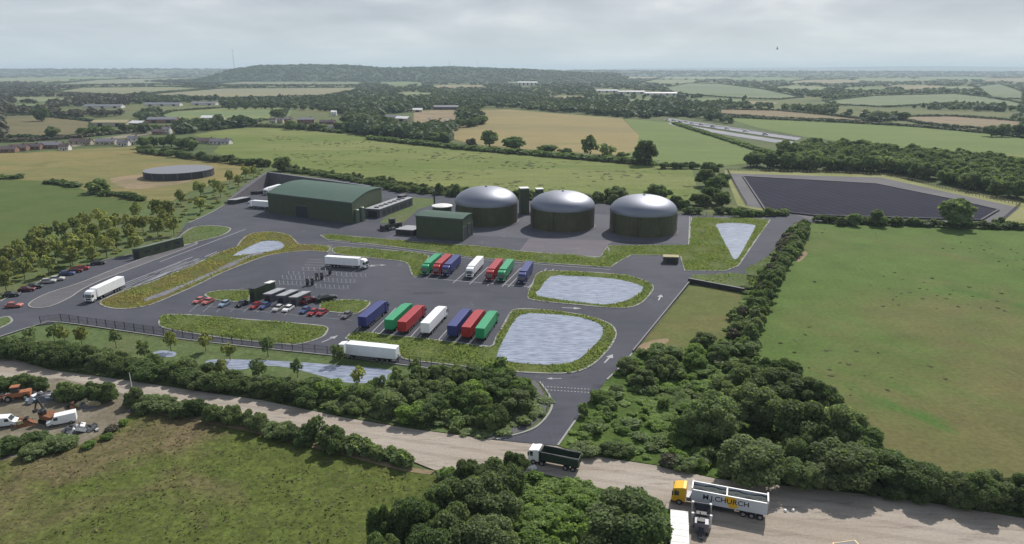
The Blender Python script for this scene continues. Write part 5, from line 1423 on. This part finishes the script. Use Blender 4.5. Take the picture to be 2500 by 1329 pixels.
def cab(root, mat, x0=5.95, x1=8.1, top=3.75):
    h = MB().side([(x0,.75),(x1,.55),(x1+.08,1.6),(x1-.12,2.9),(x1-.5,top-.25),(x0+.5,top),(x0,top)], -1.22, 1.22)
    c = h.build('cab', mat, root, bevel=.06)
    MB().add([(x1+.115,-1.08,1.72),(x1+.115,1.08,1.72),(x1-.085,1.02,2.8),(x1-.085,-1.02,2.8)],[(0,1,2,3)]).build('windscreen', M['glass'], c)
    for s in (-1,1):
        MB().box(x0+1.1,x1-.35,min(s*1.215,s*1.235),max(s*1.215,s*1.235),1.75,2.65).build('side_window', M['glass'], c)
        MB().box(x1-.15,x1+.05,min(s*1.3,s*1.5),max(s*1.3,s*1.5),1.8,2.6).build('mirror', M['dark'], c)
        MB().box(x1+.02,x1+.12,s*.95-.18,s*.95+.18,.72,.95).build('headlight', M['white'], c)
    MB().box(x1-.2,x1+.14,-1.2,1.2,.35,.68).build('bumper', M['dark'], c)
    MB().box(x1+.05,x1+.11,-.75,.75,.98,1.5).build('grille', M['dark'], c)
    return c
def lorry(col):
    root = empty('articulated_lorry'); m = COLR[col]
    tm = MB().box(-8,5.35,-1.27,1.27,1.15,4.0)
    t = tm.build('trailer', m, root, bevel=.05)
    g = MB()
    for k in range(9): 
        x = -7.6+k*1.58
        for s in (-1,1): g.box(x-.02,x+.02,min(s*1.26,s*1.285),max(s*1.26,s*1.285),1.2,3.9)
    g.build('side_ribs', m, t)
    MB().box(-8.03,-7.99,-1.15,1.15,1.3,3.85).build('rear_door', m, t)
    MB().box(-7.9,5.2,-.5,.5,.72,1.13).build('chassis', M['dark'], root)
    MB().box(3.0,7.9,-.45,.45,.55,.98).build('tractor_frame', M['dark'], root)
    for s in (-1,1): MB().box(-1.9,2.6,min(s*1.1,s*1.22),max(s*1.1,s*1.22),.45,1.08).build('side_guard', M['grey_mid'], root)
    MB().box(-8.0,-7.85,-1.2,1.2,.5,.72).build('rear_bumper', M['dark'], root)
    wheels(root, WL, (6.95,3.9,-3.0,-4.35,-5.7), 1.0, .52)
    cab(root, m)
    root['category'] = 'lorry'
    kids(root)
    return root
LP = {c: lorry(c) for c in COLR}
used = {c: False for c in COLR}
def place_lorry(col, rear, front, label, group, yaw=None, z=0.06, anchor='mid'):
    a, b = P(rear[0], rear[1], 4.0+z), P(front[0], front[1], 4.0+z)
    yw = math.atan2(b.y-a.y, b.x-a.x) if yaw is None else R(yaw)
    dv = Vector((math.cos(yw), math.sin(yw), 0))
    c = (a+b)/2+dv*1.33 if anchor == 'mid' else (b-dv*5.35 if anchor == 'front' else a+dv*8.0)
    o = LP[col] if not used[col] else copy_tree(LP[col]); used[col] = True
    o.location = (c.x, c.y, z); o.rotation_euler = (0, 0, yw)
    tag(o, label, 'lorry', group)
    return o
GA, GBf = 'lorries parked nose out in the upper row', 'lorries parked tail out in the lower row'
for col, fp, lb in (('green',(1042,642),'green lorry at the left end of the upper parked row'),('red',(1069,643),'red lorry between green and blue ones in the upper row'),('blue',(1092,645),'blue lorry beside the red one in the upper row'),
        ('white',(1150,649),'white lorry alone in the middle of the upper row'),('red',(1199,656),'second red lorry in the upper row, right of the white one'),('green',(1227,657),'second green lorry in the upper row, beside the red one'),('blue',(1277,662),'blue lorry at the right end of the upper row')):
    place_lorry(col, (fp[0]+34,fp[1]-34), fp, lb, GA, yaw=-101.5, anchor='front')
for col, rp, lb in (('blue',(883,774),'blue lorry at the left end of the lower parked row'),('green',(948,781),'green lorry left of the red one in the lower row'),('red',(980,786),'red lorry between green and white ones in the lower row'),
        ('white',(1037,789),'white lorry alone in the middle of the lower row'),('blue',(1102,796),'second blue lorry in the lower row, right of the white one'),('red',(1137,799),'second red lorry in the lower row, beside the blue one'),('green',(1171,802),'green lorry at the right end of the lower row')):
    place_lorry(col, rp, (rp[0]+40,rp[1]-40), lb, GBf, yaw=77.5, anchor='rear')
GD = 'white lorries driving round the site'
place_lorry('white', (297,673), (223,706), 'white lorry coming down the weighbridge lanes towards the entrance', GD)
place_lorry('white', (791,624), (883,630), 'white lorry standing across the filling area, cab to the right', GD)
place_lorry('white', (974,848), (845,835), 'white lorry on the lower site road beside the mesh fence', GD)
place_lorry('white', (690,494), (618,489), 'white lorry docked half inside the left end of the arched hall', GD, anchor='front')
place_lorry('white', (690,448), (645,461), 'white lorry at the back left corner of the arched hall', GD, z=.06)

# ---- cars
def carpaint(n, c): return paint('car_'+n, c, .3)
CC = {'red': carpaint('red',(.26,.02,.025)), 'salmon': carpaint('salmon',(.42,.12,.10)), 'blue': carpaint('blue',(.05,.07,.18)), 'steel': carpaint('steel',(.22,.29,.38)), 'black': carpaint('black',(.02,.02,.024)),
      'silver': carpaint('silver',(.42,.42,.40)), 'white': carpaint('white',(.75,.75,.74)), 'grey': carpaint('grey',(.12,.12,.13)), 'dark red': carpaint('darkred',(.10,.012,.016))}
def car_meshes():
    b = MB().side([(-2.1,.35),(2.15,.3),(2.2,.65),(1.9,.85),(.95,.98),(-1.75,1.0),(-2.15,.9)], -.88, .88)
    c = MB(); z0, z1 = .95, 1.45
    lo = [(-1.7,-.82),(.95,-.82),(.95,.82),(-1.7,.82)]; hi = [(-1.25,-.66),(.2,-.66),(.2,.66),(-1.25,.66)]
    c.add([(x,y,z0) for x,y in lo]+[(x,y,z1) for x,y in hi], [(0,1,5,4),(1,2,6,5),(2,3,7,6),(3,0,4,7)])
    r = MB().box(-1.3,.22,-.67,.67,1.44,1.5)
    out_ = []
    for n_, m_, mt in (('body', b, CC['red']), ('windows', c, M['glass']), ('roof', r, CC['red'])):
        me = bpy.data.meshes.new(n_); me.from_pydata(m_.v, [], m_.f); me.update(); me.materials.append(mt); out_.append((n_, me))
    hl = bpy.data.meshes.new('headlight'); mm = MB().box(2.13,2.22,-.12,.12,.58,.74); hl.from_pydata(mm.v,[],mm.f); hl.materials.append(M['white']); hl.update()
    return out_, hl
CM, HLM = car_meshes()
def car(px, py, yaw, col, label, group, s=1.0, name='parked_car'):
    root = empty(name, P(px,py,.06), R(yaw), label, 'car', group); root.scale = (s,s,s)
    for n_, me in CM:
        o = bpy.data.objects.new(n_, me); COL.objects.link(o); o.parent = root
        if n_ != 'windows':
            o.material_slots[0].link = 'OBJECT'; o.material_slots[0].material = CC[col]
    for sd in (-1,1):
        o = bpy.data.objects.new('headlight', HLM); COL.objects.link(o); o.parent = root; o.location = (0, sd*.6, 0)
    wheels(root, WC, (-1.35,1.35), .78, .33)
    return root
G = 'cars parked in the central car park'
for px, py, col, lb in ((487,738,'salmon','salmon red car at the left end of the central row'),(509,740,'salmon','second salmon car from the left in the central row'),(549,746,'steel','steel blue car standing alone in the central row'),(590,746,'black','black car beside the long grass in the central row'),
        (624,751,'red','small red car before the tall dark box'),(647,751,'blue','navy car below the leftmost pale-roofed unit'),(680,757,'silver','silver car below the middle pale-roofed unit'),(704,758,'white','white car below the rightmost pale-roofed unit'),
        (745,762,'blue','blue car left of the last two red cars'),(765,767,'red','red car squeezed beside the blue car'),(787,767,'red','larger red car at the right of the central row'),(847,774,'grey','dark grey car alone at the right end of the bays')):
    car(px, py, 256, col, lb, G)
car(754,739,60,'dark red','dark red car turned nose up beside the pale-roofed units',G,1.35,'parked_van')
car(797,734,40,'black','dark van at the corner of the small grass island',G,1.45,'parked_van')
G = 'cars parked along the entrance road under the trees'
for px, py, col, lb in ((28,724,'black','black car nearest the left edge under the trees'),(66,711,'dark red','dark red car second from the left edge'),(84,704,'black','black car behind the dark red one'),(118,691,'silver','silver car, first of the silver pair'),(139,685,'silver','silver car, second of the silver pair'),
        (164,672,'blue','navy car between the silver and red cars'),(184,665,'dark red','dark red car beside the navy one'),(200,659,'red','bright red car at the end of the tree row'),(240,646,'black','black car parked alone near the office')):
    car(px, py, 18, col, lb, G, 1.1)
car(35,750,8,'salmon','red car driving in at the entrance on the left','cars parked along the entrance road under the trees',1.05,'moving_car')
# vehicles on the far dual road and in the village yard
G = 'vehicles on the pale dual road'
for i, (px, py) in enumerate(((1630,294),(1645,296),(1660,300),(1675,299),(1690,303),(1712,306),(1740,311),(1775,316),(1820,322),(1868,330))):
    car(px, py, -25, ['white','silver','steel','white'][i%4], f'{["white","silver","steel blue","white"][i%4]} van-like vehicle, {WORDS[i]} from the left on the far dual road', G, 1.5, 'van')
G = 'vehicles in the village yard'
for i, (px, py) in enumerate(((1050,292),(1062,295),(1075,292),(1088,296),(1100,293),(1112,297),(1010,301))):
    car(px, py, rnd.uniform(0,180), ['white','silver','dark red','white'][i%4], f'small {["white","silver","dark red","white"][i%4]} vehicle in the village yard beside the barns', G, 1.4, 'van')

# ---- tipper lorries on the chalk road
def yaw_of(a, b): A, B = P(*a), P(*b); return math.atan2(B.y-A.y, B.x-A.x)
# white-bodied bulk tipper with a yellow cab
yw = yaw_of((1880,1256),(1660,1214))
c = P(1758,1242)
root = empty('tipper_lorry', (c.x, c.y, .04), yw, 'white bulk tipper with yellow cab and black lettering on the chalk road', 'lorry')
cab(root, M['yellow'], 5.6, 7.8, 3.3)
MB().box(4.6,5.5,-1.0,1.0,.9,1.6).build('fuel_tank', M['grey_metal'], root)
bod = paint('tipper_body', (.52,.55,.60), .4)
m = MB(); x0, x1, z0, z1 = -7.2, 4.7, 1.25, 3.35
m.box(x0,x1,-1.28,-1.2,z0,z1).box(x0,x1,1.2,1.28,z0,z1).box(x0,x0+.08,-1.2,1.2,z0,z1).box(x1-.08,x1,-1.2,1.2,z0,z1).box(x0,x1,-1.2,1.2,z0-.12,z0)
t = m.build('tipper_body', bod, root)
m = MB(); m.box(x0-.04,x1+.04,1.18,1.36,z1,z1+.12).box(x0-.04,x1+.04,-1.36,-1.18,z1,z1+.12).box(x0-.06,x0+.14,-1.2,1.2,z1+.001,z1+.5).box(x1-.14,x1+.06,-1.2,1.2,z1+.001,z1+.35).box(-.95,-.75,-1.2,1.2,z1-.1,z1+.08)
m.build('top_rail', M['white'], t)
ld = MB(); n_ = 24; vs = []
for i in range(n_+1):
    for j in range(7): vs.append((x0+.1+(x1-x0-.2)*i/n_, -1.19+2.38*j/6, z1-.32+.2*math.sin(i*.8)*math.cos(j)+(.15 if 1 < j < 5 else 0)))
ld.add(vs, [(i*7+j, (i+1)*7+j, (i+1)*7+j+1, i*7+j+1) for i in range(n_) for j in range(6)])
ld.build('load', pm('load', C(86,92,92), .95, var=.3, scale=2), t)
g = MB()
for k in range(8):
    x = x0+.8+k*1.5
    for s in (-1,): g.box(x-.05,x+.05,s*1.33,s*1.28,z0,z1)
g.build('ribs', bod, t)
MB().box(-7,5.5,-.5,.5,.65,1.1).build('chassis', M['dark'], root)
for s in (-1,1): MB().box(-2.2,2.6,min(s*1.05,s*1.18),max(s*1.05,s*1.18),.5,1.05).build('side_guard', M['dark'], root)
wheels(root, WL, (6.6,3.4,2.1,-3.6,-4.9,-6.2), 1.0, .52)
def text(body, size, mat, parent, loc, rot, ext=.012):
    cu = bpy.data.curves.new('lettering', 'FONT'); cu.body = body; cu.size = size; cu.extrude = ext; cu.align_x = 'CENTER'; cu.align_y = 'CENTER'; cu.offset = .012
    o = bpy.data.objects.new('lettering', cu); COL.objects.link(o)
    dg = bpy.context.evaluated_depsgraph_get(); me = bpy.data.meshes.new_from_object(o.evaluated_get(dg))
    bpy.data.objects.remove(o)
    me.materials.clear(); me.materials.append(mat)
    q = bpy.data.objects.new('lettering', me); COL.objects.link(q); q.parent = parent; q.location = loc; q.rotation_euler = rot
    return q
q = text('M.J.CHURCH', 1.0, M['dark'], t, (-.75, 1.30, 2.42), (R(90), 0, R(180))); q.scale = (1.3, 1.25, 1)
# yellow emblem behind the letters: a bell-shaped blot with a foot
m = MB().side([(-.6,2.9),(-.5,3.3),(-2.1,3.3),(-2.5,2.8),(-2.1,2.45),(-2.5,1.95),(-2.9,1.7),(-2.2,1.35),(-1.5,1.3),(-1.1,1.75),(-1.0,2.2),(-.5,2.45)], 1.281, 1.292)
m.build('emblem', M['yellow'], t)
# dark green eight-wheel tipper with a white cab
yw = yaw_of((1405,1142),(1312,1124)); c = P(1356,1136)
root = empty('tipper_lorry', (c.x, c.y, .04), yw, 'dark green open tipper with white cab at the road junction', 'lorry')
cb = cab(root, M['white'], 2.9, 4.9, 3.1)
m = MB(); x0, x1, z0, z1 = -4.6, 2.5, 1.2, 2.7
m.side([(x0,z0),(x1,z0),(x1,z1+.15),(x0,z1)], -1.27, -1.19).side([(x0,z0),(x1,z0),(x1,z1+.15),(x0,z1)], 1.19, 1.27).box(x0,x0+.08,-1.19,1.19,z0,z1).box(x1-.08,x1,-1.19,1.19,z0,z1+.5).box(x0,x1,-1.19,1.19,z0,z0+.1)
gm = pm('tipper_green', (.022,.042,.032), .5, var=.2)
t = m.build('tipper_body', gm, root)
MB().box(x0,x1,1.17,1.30,z1+.15,z1+.22).box(x0,x1,-1.30,-1.17,z1+.15,z1+.22).build('top_rail', M['grey_mid'], t)
MB().box(2.5,3.6,-1.15,1.15,2.75,2.85).build('cab_guard', gm, t)
MB().box(-4.5,4.7,-.5,.5,.6,1.1).build('chassis', M['dark'], root)
MB().box(2.55,2.85,-1.0,1.0,1.1,2.9).build('bulkhead', M['dark'], root)
wheels(root, WL, (3.9,2.3,-2.2,-3.6), 1.0, .52)
for px, py in ((1296,1148),(1304,1146)):
    root = empty('rubble_bag', P(px,py), R(20), 'pale sack lying at the road edge below the dark green tipper' if px < 1300 else 'upright pale sack beside the one below the dark green tipper', 'sack')
    MB().lathe([(.45,0),(.55,.3),(.42,.62),(.15,.75)], 10).build('bag', M['white_roof'], root, smooth=True); MB().lathe([(.12,.74),(.2,.86),(.05,.9)], 8).build('neck', M['white_roof'], root)
# container with a white roof at the bottom edge
A = P(1637,1245,2.95); A.z = 0; dv = Vector((0.02,-1,0)).normalized()
Bq = P(1637,1420,2.95); Bq.z = 0; ca = math.atan2(Bq.y-A.y, Bq.x-A.x); ux = Vector((math.cos(ca), math.sin(ca), 0)); nx = Vector((-ux.y, ux.x, 0))
root = empty('storage_container', (A.x+ux.x*6.2+nx.x*1.35, A.y+ux.y*6.2+nx.y*1.35, 0.04), ca+R(90), 'long white-roofed cabin cut by the bottom edge', 'container')
MB().box(-1.3,1.3,-6.2,6.2,.1,2.85).build('casing', M['grey_dark'], root, bevel=.04)
rf = MB().box(-1.36,1.36,-6.26,6.26,2.85,2.95).build('roof', M['white_roof'], root)
g = MB()
for k in range(9): g.box(-1.34,1.34,-6+k*1.5,-5.95+k*1.5,2.95,2.975)
g.build('roof_seam', M['white_roof'], rf)
MB().box(-.9,.9,6.2,6.24,.3,2.6).build('door', M['grey_mid'], root)
# screening hopper beside the container
c = P(1711,1283)
Bq = P(1711,1400)
root = empty('screening_hopper', (c.x, c.y, .04), math.atan2(Bq.y-c.y, Bq.x-c.x)+R(90), 'dark-mouthed steel hopper machine below the white bulk tipper', 'machine')
m = MB(); m.add([(-.8,.3,1.4),(.8,.3,1.4),(.8,2.0,1.4),(-.8,2.0,1.4),(-1.35,-.3,2.2),(1.35,-.3,2.2),(1.35,2.7,2.2),(-1.35,2.7,2.2)], [(0,1,2,3),(0,4,5,1),(1,5,6,2),(2,6,7,3),(3,7,4,0)])
hp = m.build('hopper', M['dark'], root)
MB().box(-1.45,1.45,2.62,2.78,2.1,2.3).box(-1.45,1.45,-.42,-.28,2.1,2.3).build('rim', M['grey_mid'], hp)
for x in (-1.4,1.4):
    for y in (-.35,2.7): MB().box(x-.18,x+.18,y-.18,y+.18,0,2.35).build('leg', M['white_roof'], root)
MB().box(-1.1,1.1,-2.3,-.5,.5,1.9).build('engine_box', M['grey_metal'], root, bevel=.08)
MB().box(-.7,.5,-2.1,-1.1,1.9,2.2).build('engine_cover', M['dark'], root)
MB().tube((-.3,-.6,2.0),(-.3,-.6,2.9),.08,n=8).build('exhaust', M['dark'], root)
MB().side([(-3.9,.2),(-2.2,1.1),(-2.2,1.3),(-4.0,.45)], -.35, .35).build('belt', M['grey_dark'], root).rotation_euler = (0,0,R(90))
wheels(root, WC, (-.9,.9), 1.0, .33)
for px in (1709,1715,1726): 
    root = empty('concrete_block', P(px,1308), R(rnd.uniform(-10,10)), {1709:'leftmost dark block on the yard below the hopper',1715:'middle dark block on the yard below the hopper',1726:'rightmost dark block on the yard below the hopper'}[px], 'block')
    MB().box(-.18,.18,-.18,.18,0,.35).build('block', M['grey_dark'], root, bevel=.03)
root = empty('skip', P(2066,1348), R(10), 'yellow skip just showing at the bottom edge', 'skip')
MB().side([(-1.4,0),(1.4,0),(1.9,1.2),(-1.9,1.2)], -.9, .9).build('tub', M['yellow'], root); MB().box(-1.75,1.75,-.8,.8,1.2,1.24).build('load', M['dark'], root)
for px, py in ((1917,1249),(1936,1248)):
    root = empty('rubble_bag', P(px,py), 0, 'white sack on the yard right of the bulk tipper' if px < 1920 else 'second white sack right of the bulk tipper', 'sack')
    MB().lathe([(.25,0),(.3,.2),(.2,.38),(.05,.42)], 8).build('bag', M['white'], root, smooth=True)
# wheel loader by the hall
def loader(px, py, yaw, mat, label, s=1.0, name='wheel_loader'):
    root = empty(name, P(px,py,.05), R(yaw), label, 'loader'); root.scale = (s,s,s)
    MB().side([(-3,.9),(1.2,.9),(1.2,1.5),(.1,1.9),(-3,2.0)], -.95, .95).build('body', mat, root, bevel=.06)
    cb_ = MB().box(-.9,.7,-.7,.7,1.9,3.2).build('cab', M['glass'], root)
    MB().box(-1.0,.8,-.8,.8,3.2,3.35).build('cab_roof', mat, cb_)
    for s_ in (-.6,.6): MB().side([(1.0,1.2),(1.1,1.5),(3.3,1.1),(3.2,.8)], s_-.1, s_+.1).build('arm', mat, root)
    MB().side([(3.1,.2),(4.3,.2),(4.3,.32),(3.3,.4),(3.2,1.5),(3.0,1.5)], -1.4, 1.4).build('bucket', M['grey_dark'], root)
    wm = WL
    for x in (-2.1,1.4):
        for s_ in (-1,1):
            o = bpy.data.objects.new('wheel', wm); COL.objects.link(o); o.parent = root; o.location = (x, s_*1.05, .7); o.scale = (1.35,1.1,1.35)
    return root
loader(957,560,215,pm('khaki',C(88,88,70),.6),'dusty khaki loader left of the low container',1.5)
# ---------------------------------------------------------------- scrap yard
loader(42,975,200,M['orange'],'orange loader at the back of the scrap yard',.95,'orange_loader')
def pile(px, py, r, n, mats, label, seed, name='scrap_heap'):
    """a heap of bent plates, beams and boxes"""
    g = random.Random(seed); root = empty(name, P(px,py), 0, label, 'scrap heap')
    hp = MB(); nn = 14
    vs = [(0,0,r*.42)]+[(r*.95*math.cos(k*6.283/nn)*g.uniform(.8,1.1), r*.6*math.sin(k*6.283/nn)*g.uniform(.8,1.1), 0) for k in range(nn)]+[(r*.5*math.cos(k*6.283/nn)*g.uniform(.8,1.1), r*.32*math.sin(k*6.283/nn), r*.3*g.uniform(.7,1.2)) for k in range(nn)]
    fs = [(1+k,1+(k+1)%nn,1+nn+(k+1)%nn,1+nn+k) for k in range(nn)]+[(0,1+nn+k,1+nn+(k+1)%nn) for k in range(nn)]
    hp.add(vs, fs).build('mound', M[mats[0]], root)
    for k in range(n):
        x, y = g.gauss(0,r*.4), g.gauss(0,r*.25); z = max(0, r*.35*(1-abs(x)/r-abs(y)/r))
        o = MB().box(-g.uniform(.3,1.3),g.uniform(.3,1.3),-g.uniform(.2,.6),g.uniform(.2,.6),0,g.uniform(.15,.7)).build(g.choice(['plate','beam','box']), M[g.choice(mats)], root)
        o.location = (x,y,z); o.rotation_euler = (g.uniform(-.5,.5), g.uniform(-.5,.5), g.uniform(0,3))
    return root
pile(66,968,2.6,10,['rust','white','grey_mid'],'rusty scrap heap beside the orange loader',1)
pile(105,975,3.6,16,['grey_mid','blueg','white','blueg'],'blue and white scrap heap in the middle of the yard',2)
pile(135,970,2.4,9,['grey_mid','white','dark'],'pale scrap heap before the big bush',3)
pile(8,975,2.4,9,['dark','white','grey_mid'],'dark scrap heap at the left edge of the yard',4)
pile(205,1050,2.6,12,['dark','grey_mid','white_roof'],'dark scrap heap at the lower right of the yard',5)
pile(180,1052,2.0,8,['white_roof','grey_metal','dark'],'pale rubble heap left of the dark one',6)
pile(215,992,2.8,7,['grey_mid','wood','dark'],'flat pile of timber along the back of the yard',7)
pile(178,994,1.6,6,['dark','rust'],'small dark heap beside the timber pile',8)
pile(58,1035,3.0,9,['rust','grey_dark','wood'],'brown scrap heap before the excavator',9)
pile(330,1000,1.5,4,['concrete','grey_mid'],'small rubble heap at the yard gate',10)
root = empty('excavator', P(122,1030), R(160), 'rusty excavator with raised arm in the scrap yard', 'excavator')
MB().box(-1.6,1.6,-1.3,-.8,0,.8).build('track', M['rubber'], root); MB().box(-1.6,1.6,.8,1.3,0,.8).build('track', M['rubber'], root)
b_ = MB().box(-2,1.3,-1.2,1.2,.85,1.9).build('body', M['rust'], root, bevel=.1)
MB().box(.1,1.4,.2,1.15,1.9,2.9).build('cab', M['glass'], b_)
MB().tube((1.2,-.4,1.6),(3.0,-.4,4.6),.28,.22,6).build('boom', M['dark'], root); MB().tube((3.0,-.4,4.6),(4.4,-.4,2.0),.2,.15,6).build('arm', M['dark'], root)
MB().side([(4.2,1.9),(4.8,1.7),(4.7,1.0),(4.1,1.2)], -.8, 0).build('bucket', M['grey_dark'], root)
def van(px, py, yaw, label, w=1.0):
    root = empty('white_van', P(px,py), R(yaw), label, 'van')
    MB().side([(-2.7,.4),(2.5,.4),(2.6,1.0),(1.7,1.35),(1.1,2.15),(-2.7,2.3)], -1.0, 1.0).build('body', M['white'], root, bevel=.06)
    MB().add([(1.74,-.85,1.37),(1.74,.85,1.37),(1.17,.8,2.1),(1.17,-.8,2.1)],[(0,1,2,3)]).build('windscreen', M['glass'], root)
    for s in (-1,1):
        MB().box(.5,1.25,min(s*1.0,s*1.02),max(s*1.0,s*1.02),1.3,1.9).build('side_window', M['glass'], root)
        MB().box(2.52,2.62,s*.7-.15,s*.7+.15,.75,.95).build('headlight', M['grey_metal'], root)
    wheels(root, WC, (-1.7,1.6), .9, .33)
van(152,1034,208,'white van parked beside the excavator in the scrap yard')
van(12,1040,15,'pale van at the left edge of the scrap yard')
pile(30,1034,2.2,7,['grey_dark','rust','dark'],'dark beams stacked beside the pale van',11,'beam_heap')

name_groups()

# ---------------------------------------------------------------- air
b = MB().box(-26000,26000,-600,27500,-1.2,185)
hz = bpy.data.materials.new('haze'); hz.use_nodes = True
t = hz.node_tree; t.nodes.clear()
o_ = t.nodes.new('ShaderNodeOutputMaterial'); v_ = t.nodes.new('ShaderNodeVolumePrincipled')
v_.inputs['Color'].default_value = (.72,.88,1.0,1); v_.inputs['Density'].default_value = 8e-5; v_.inputs['Anisotropy'].default_value = .1
t.links.new(v_.outputs[0], o_.inputs['Volume'])
o = b.build('haze', hz); tag(o, 'thin pale blue haze over the far country', None, None, 'stuff')
print('objects', len(bpy.data.objects), 'shrubs', sum(1 for o in bpy.data.objects if o.name.startswith('shrub')), 'trees', sum(1 for o in bpy.data.objects if o.name.startswith('tree')), 'young', sum(1 for o in bpy.data.objects if o.name.startswith('young')))
for g_, it in GROUPS.items(): print(len(it), g_)
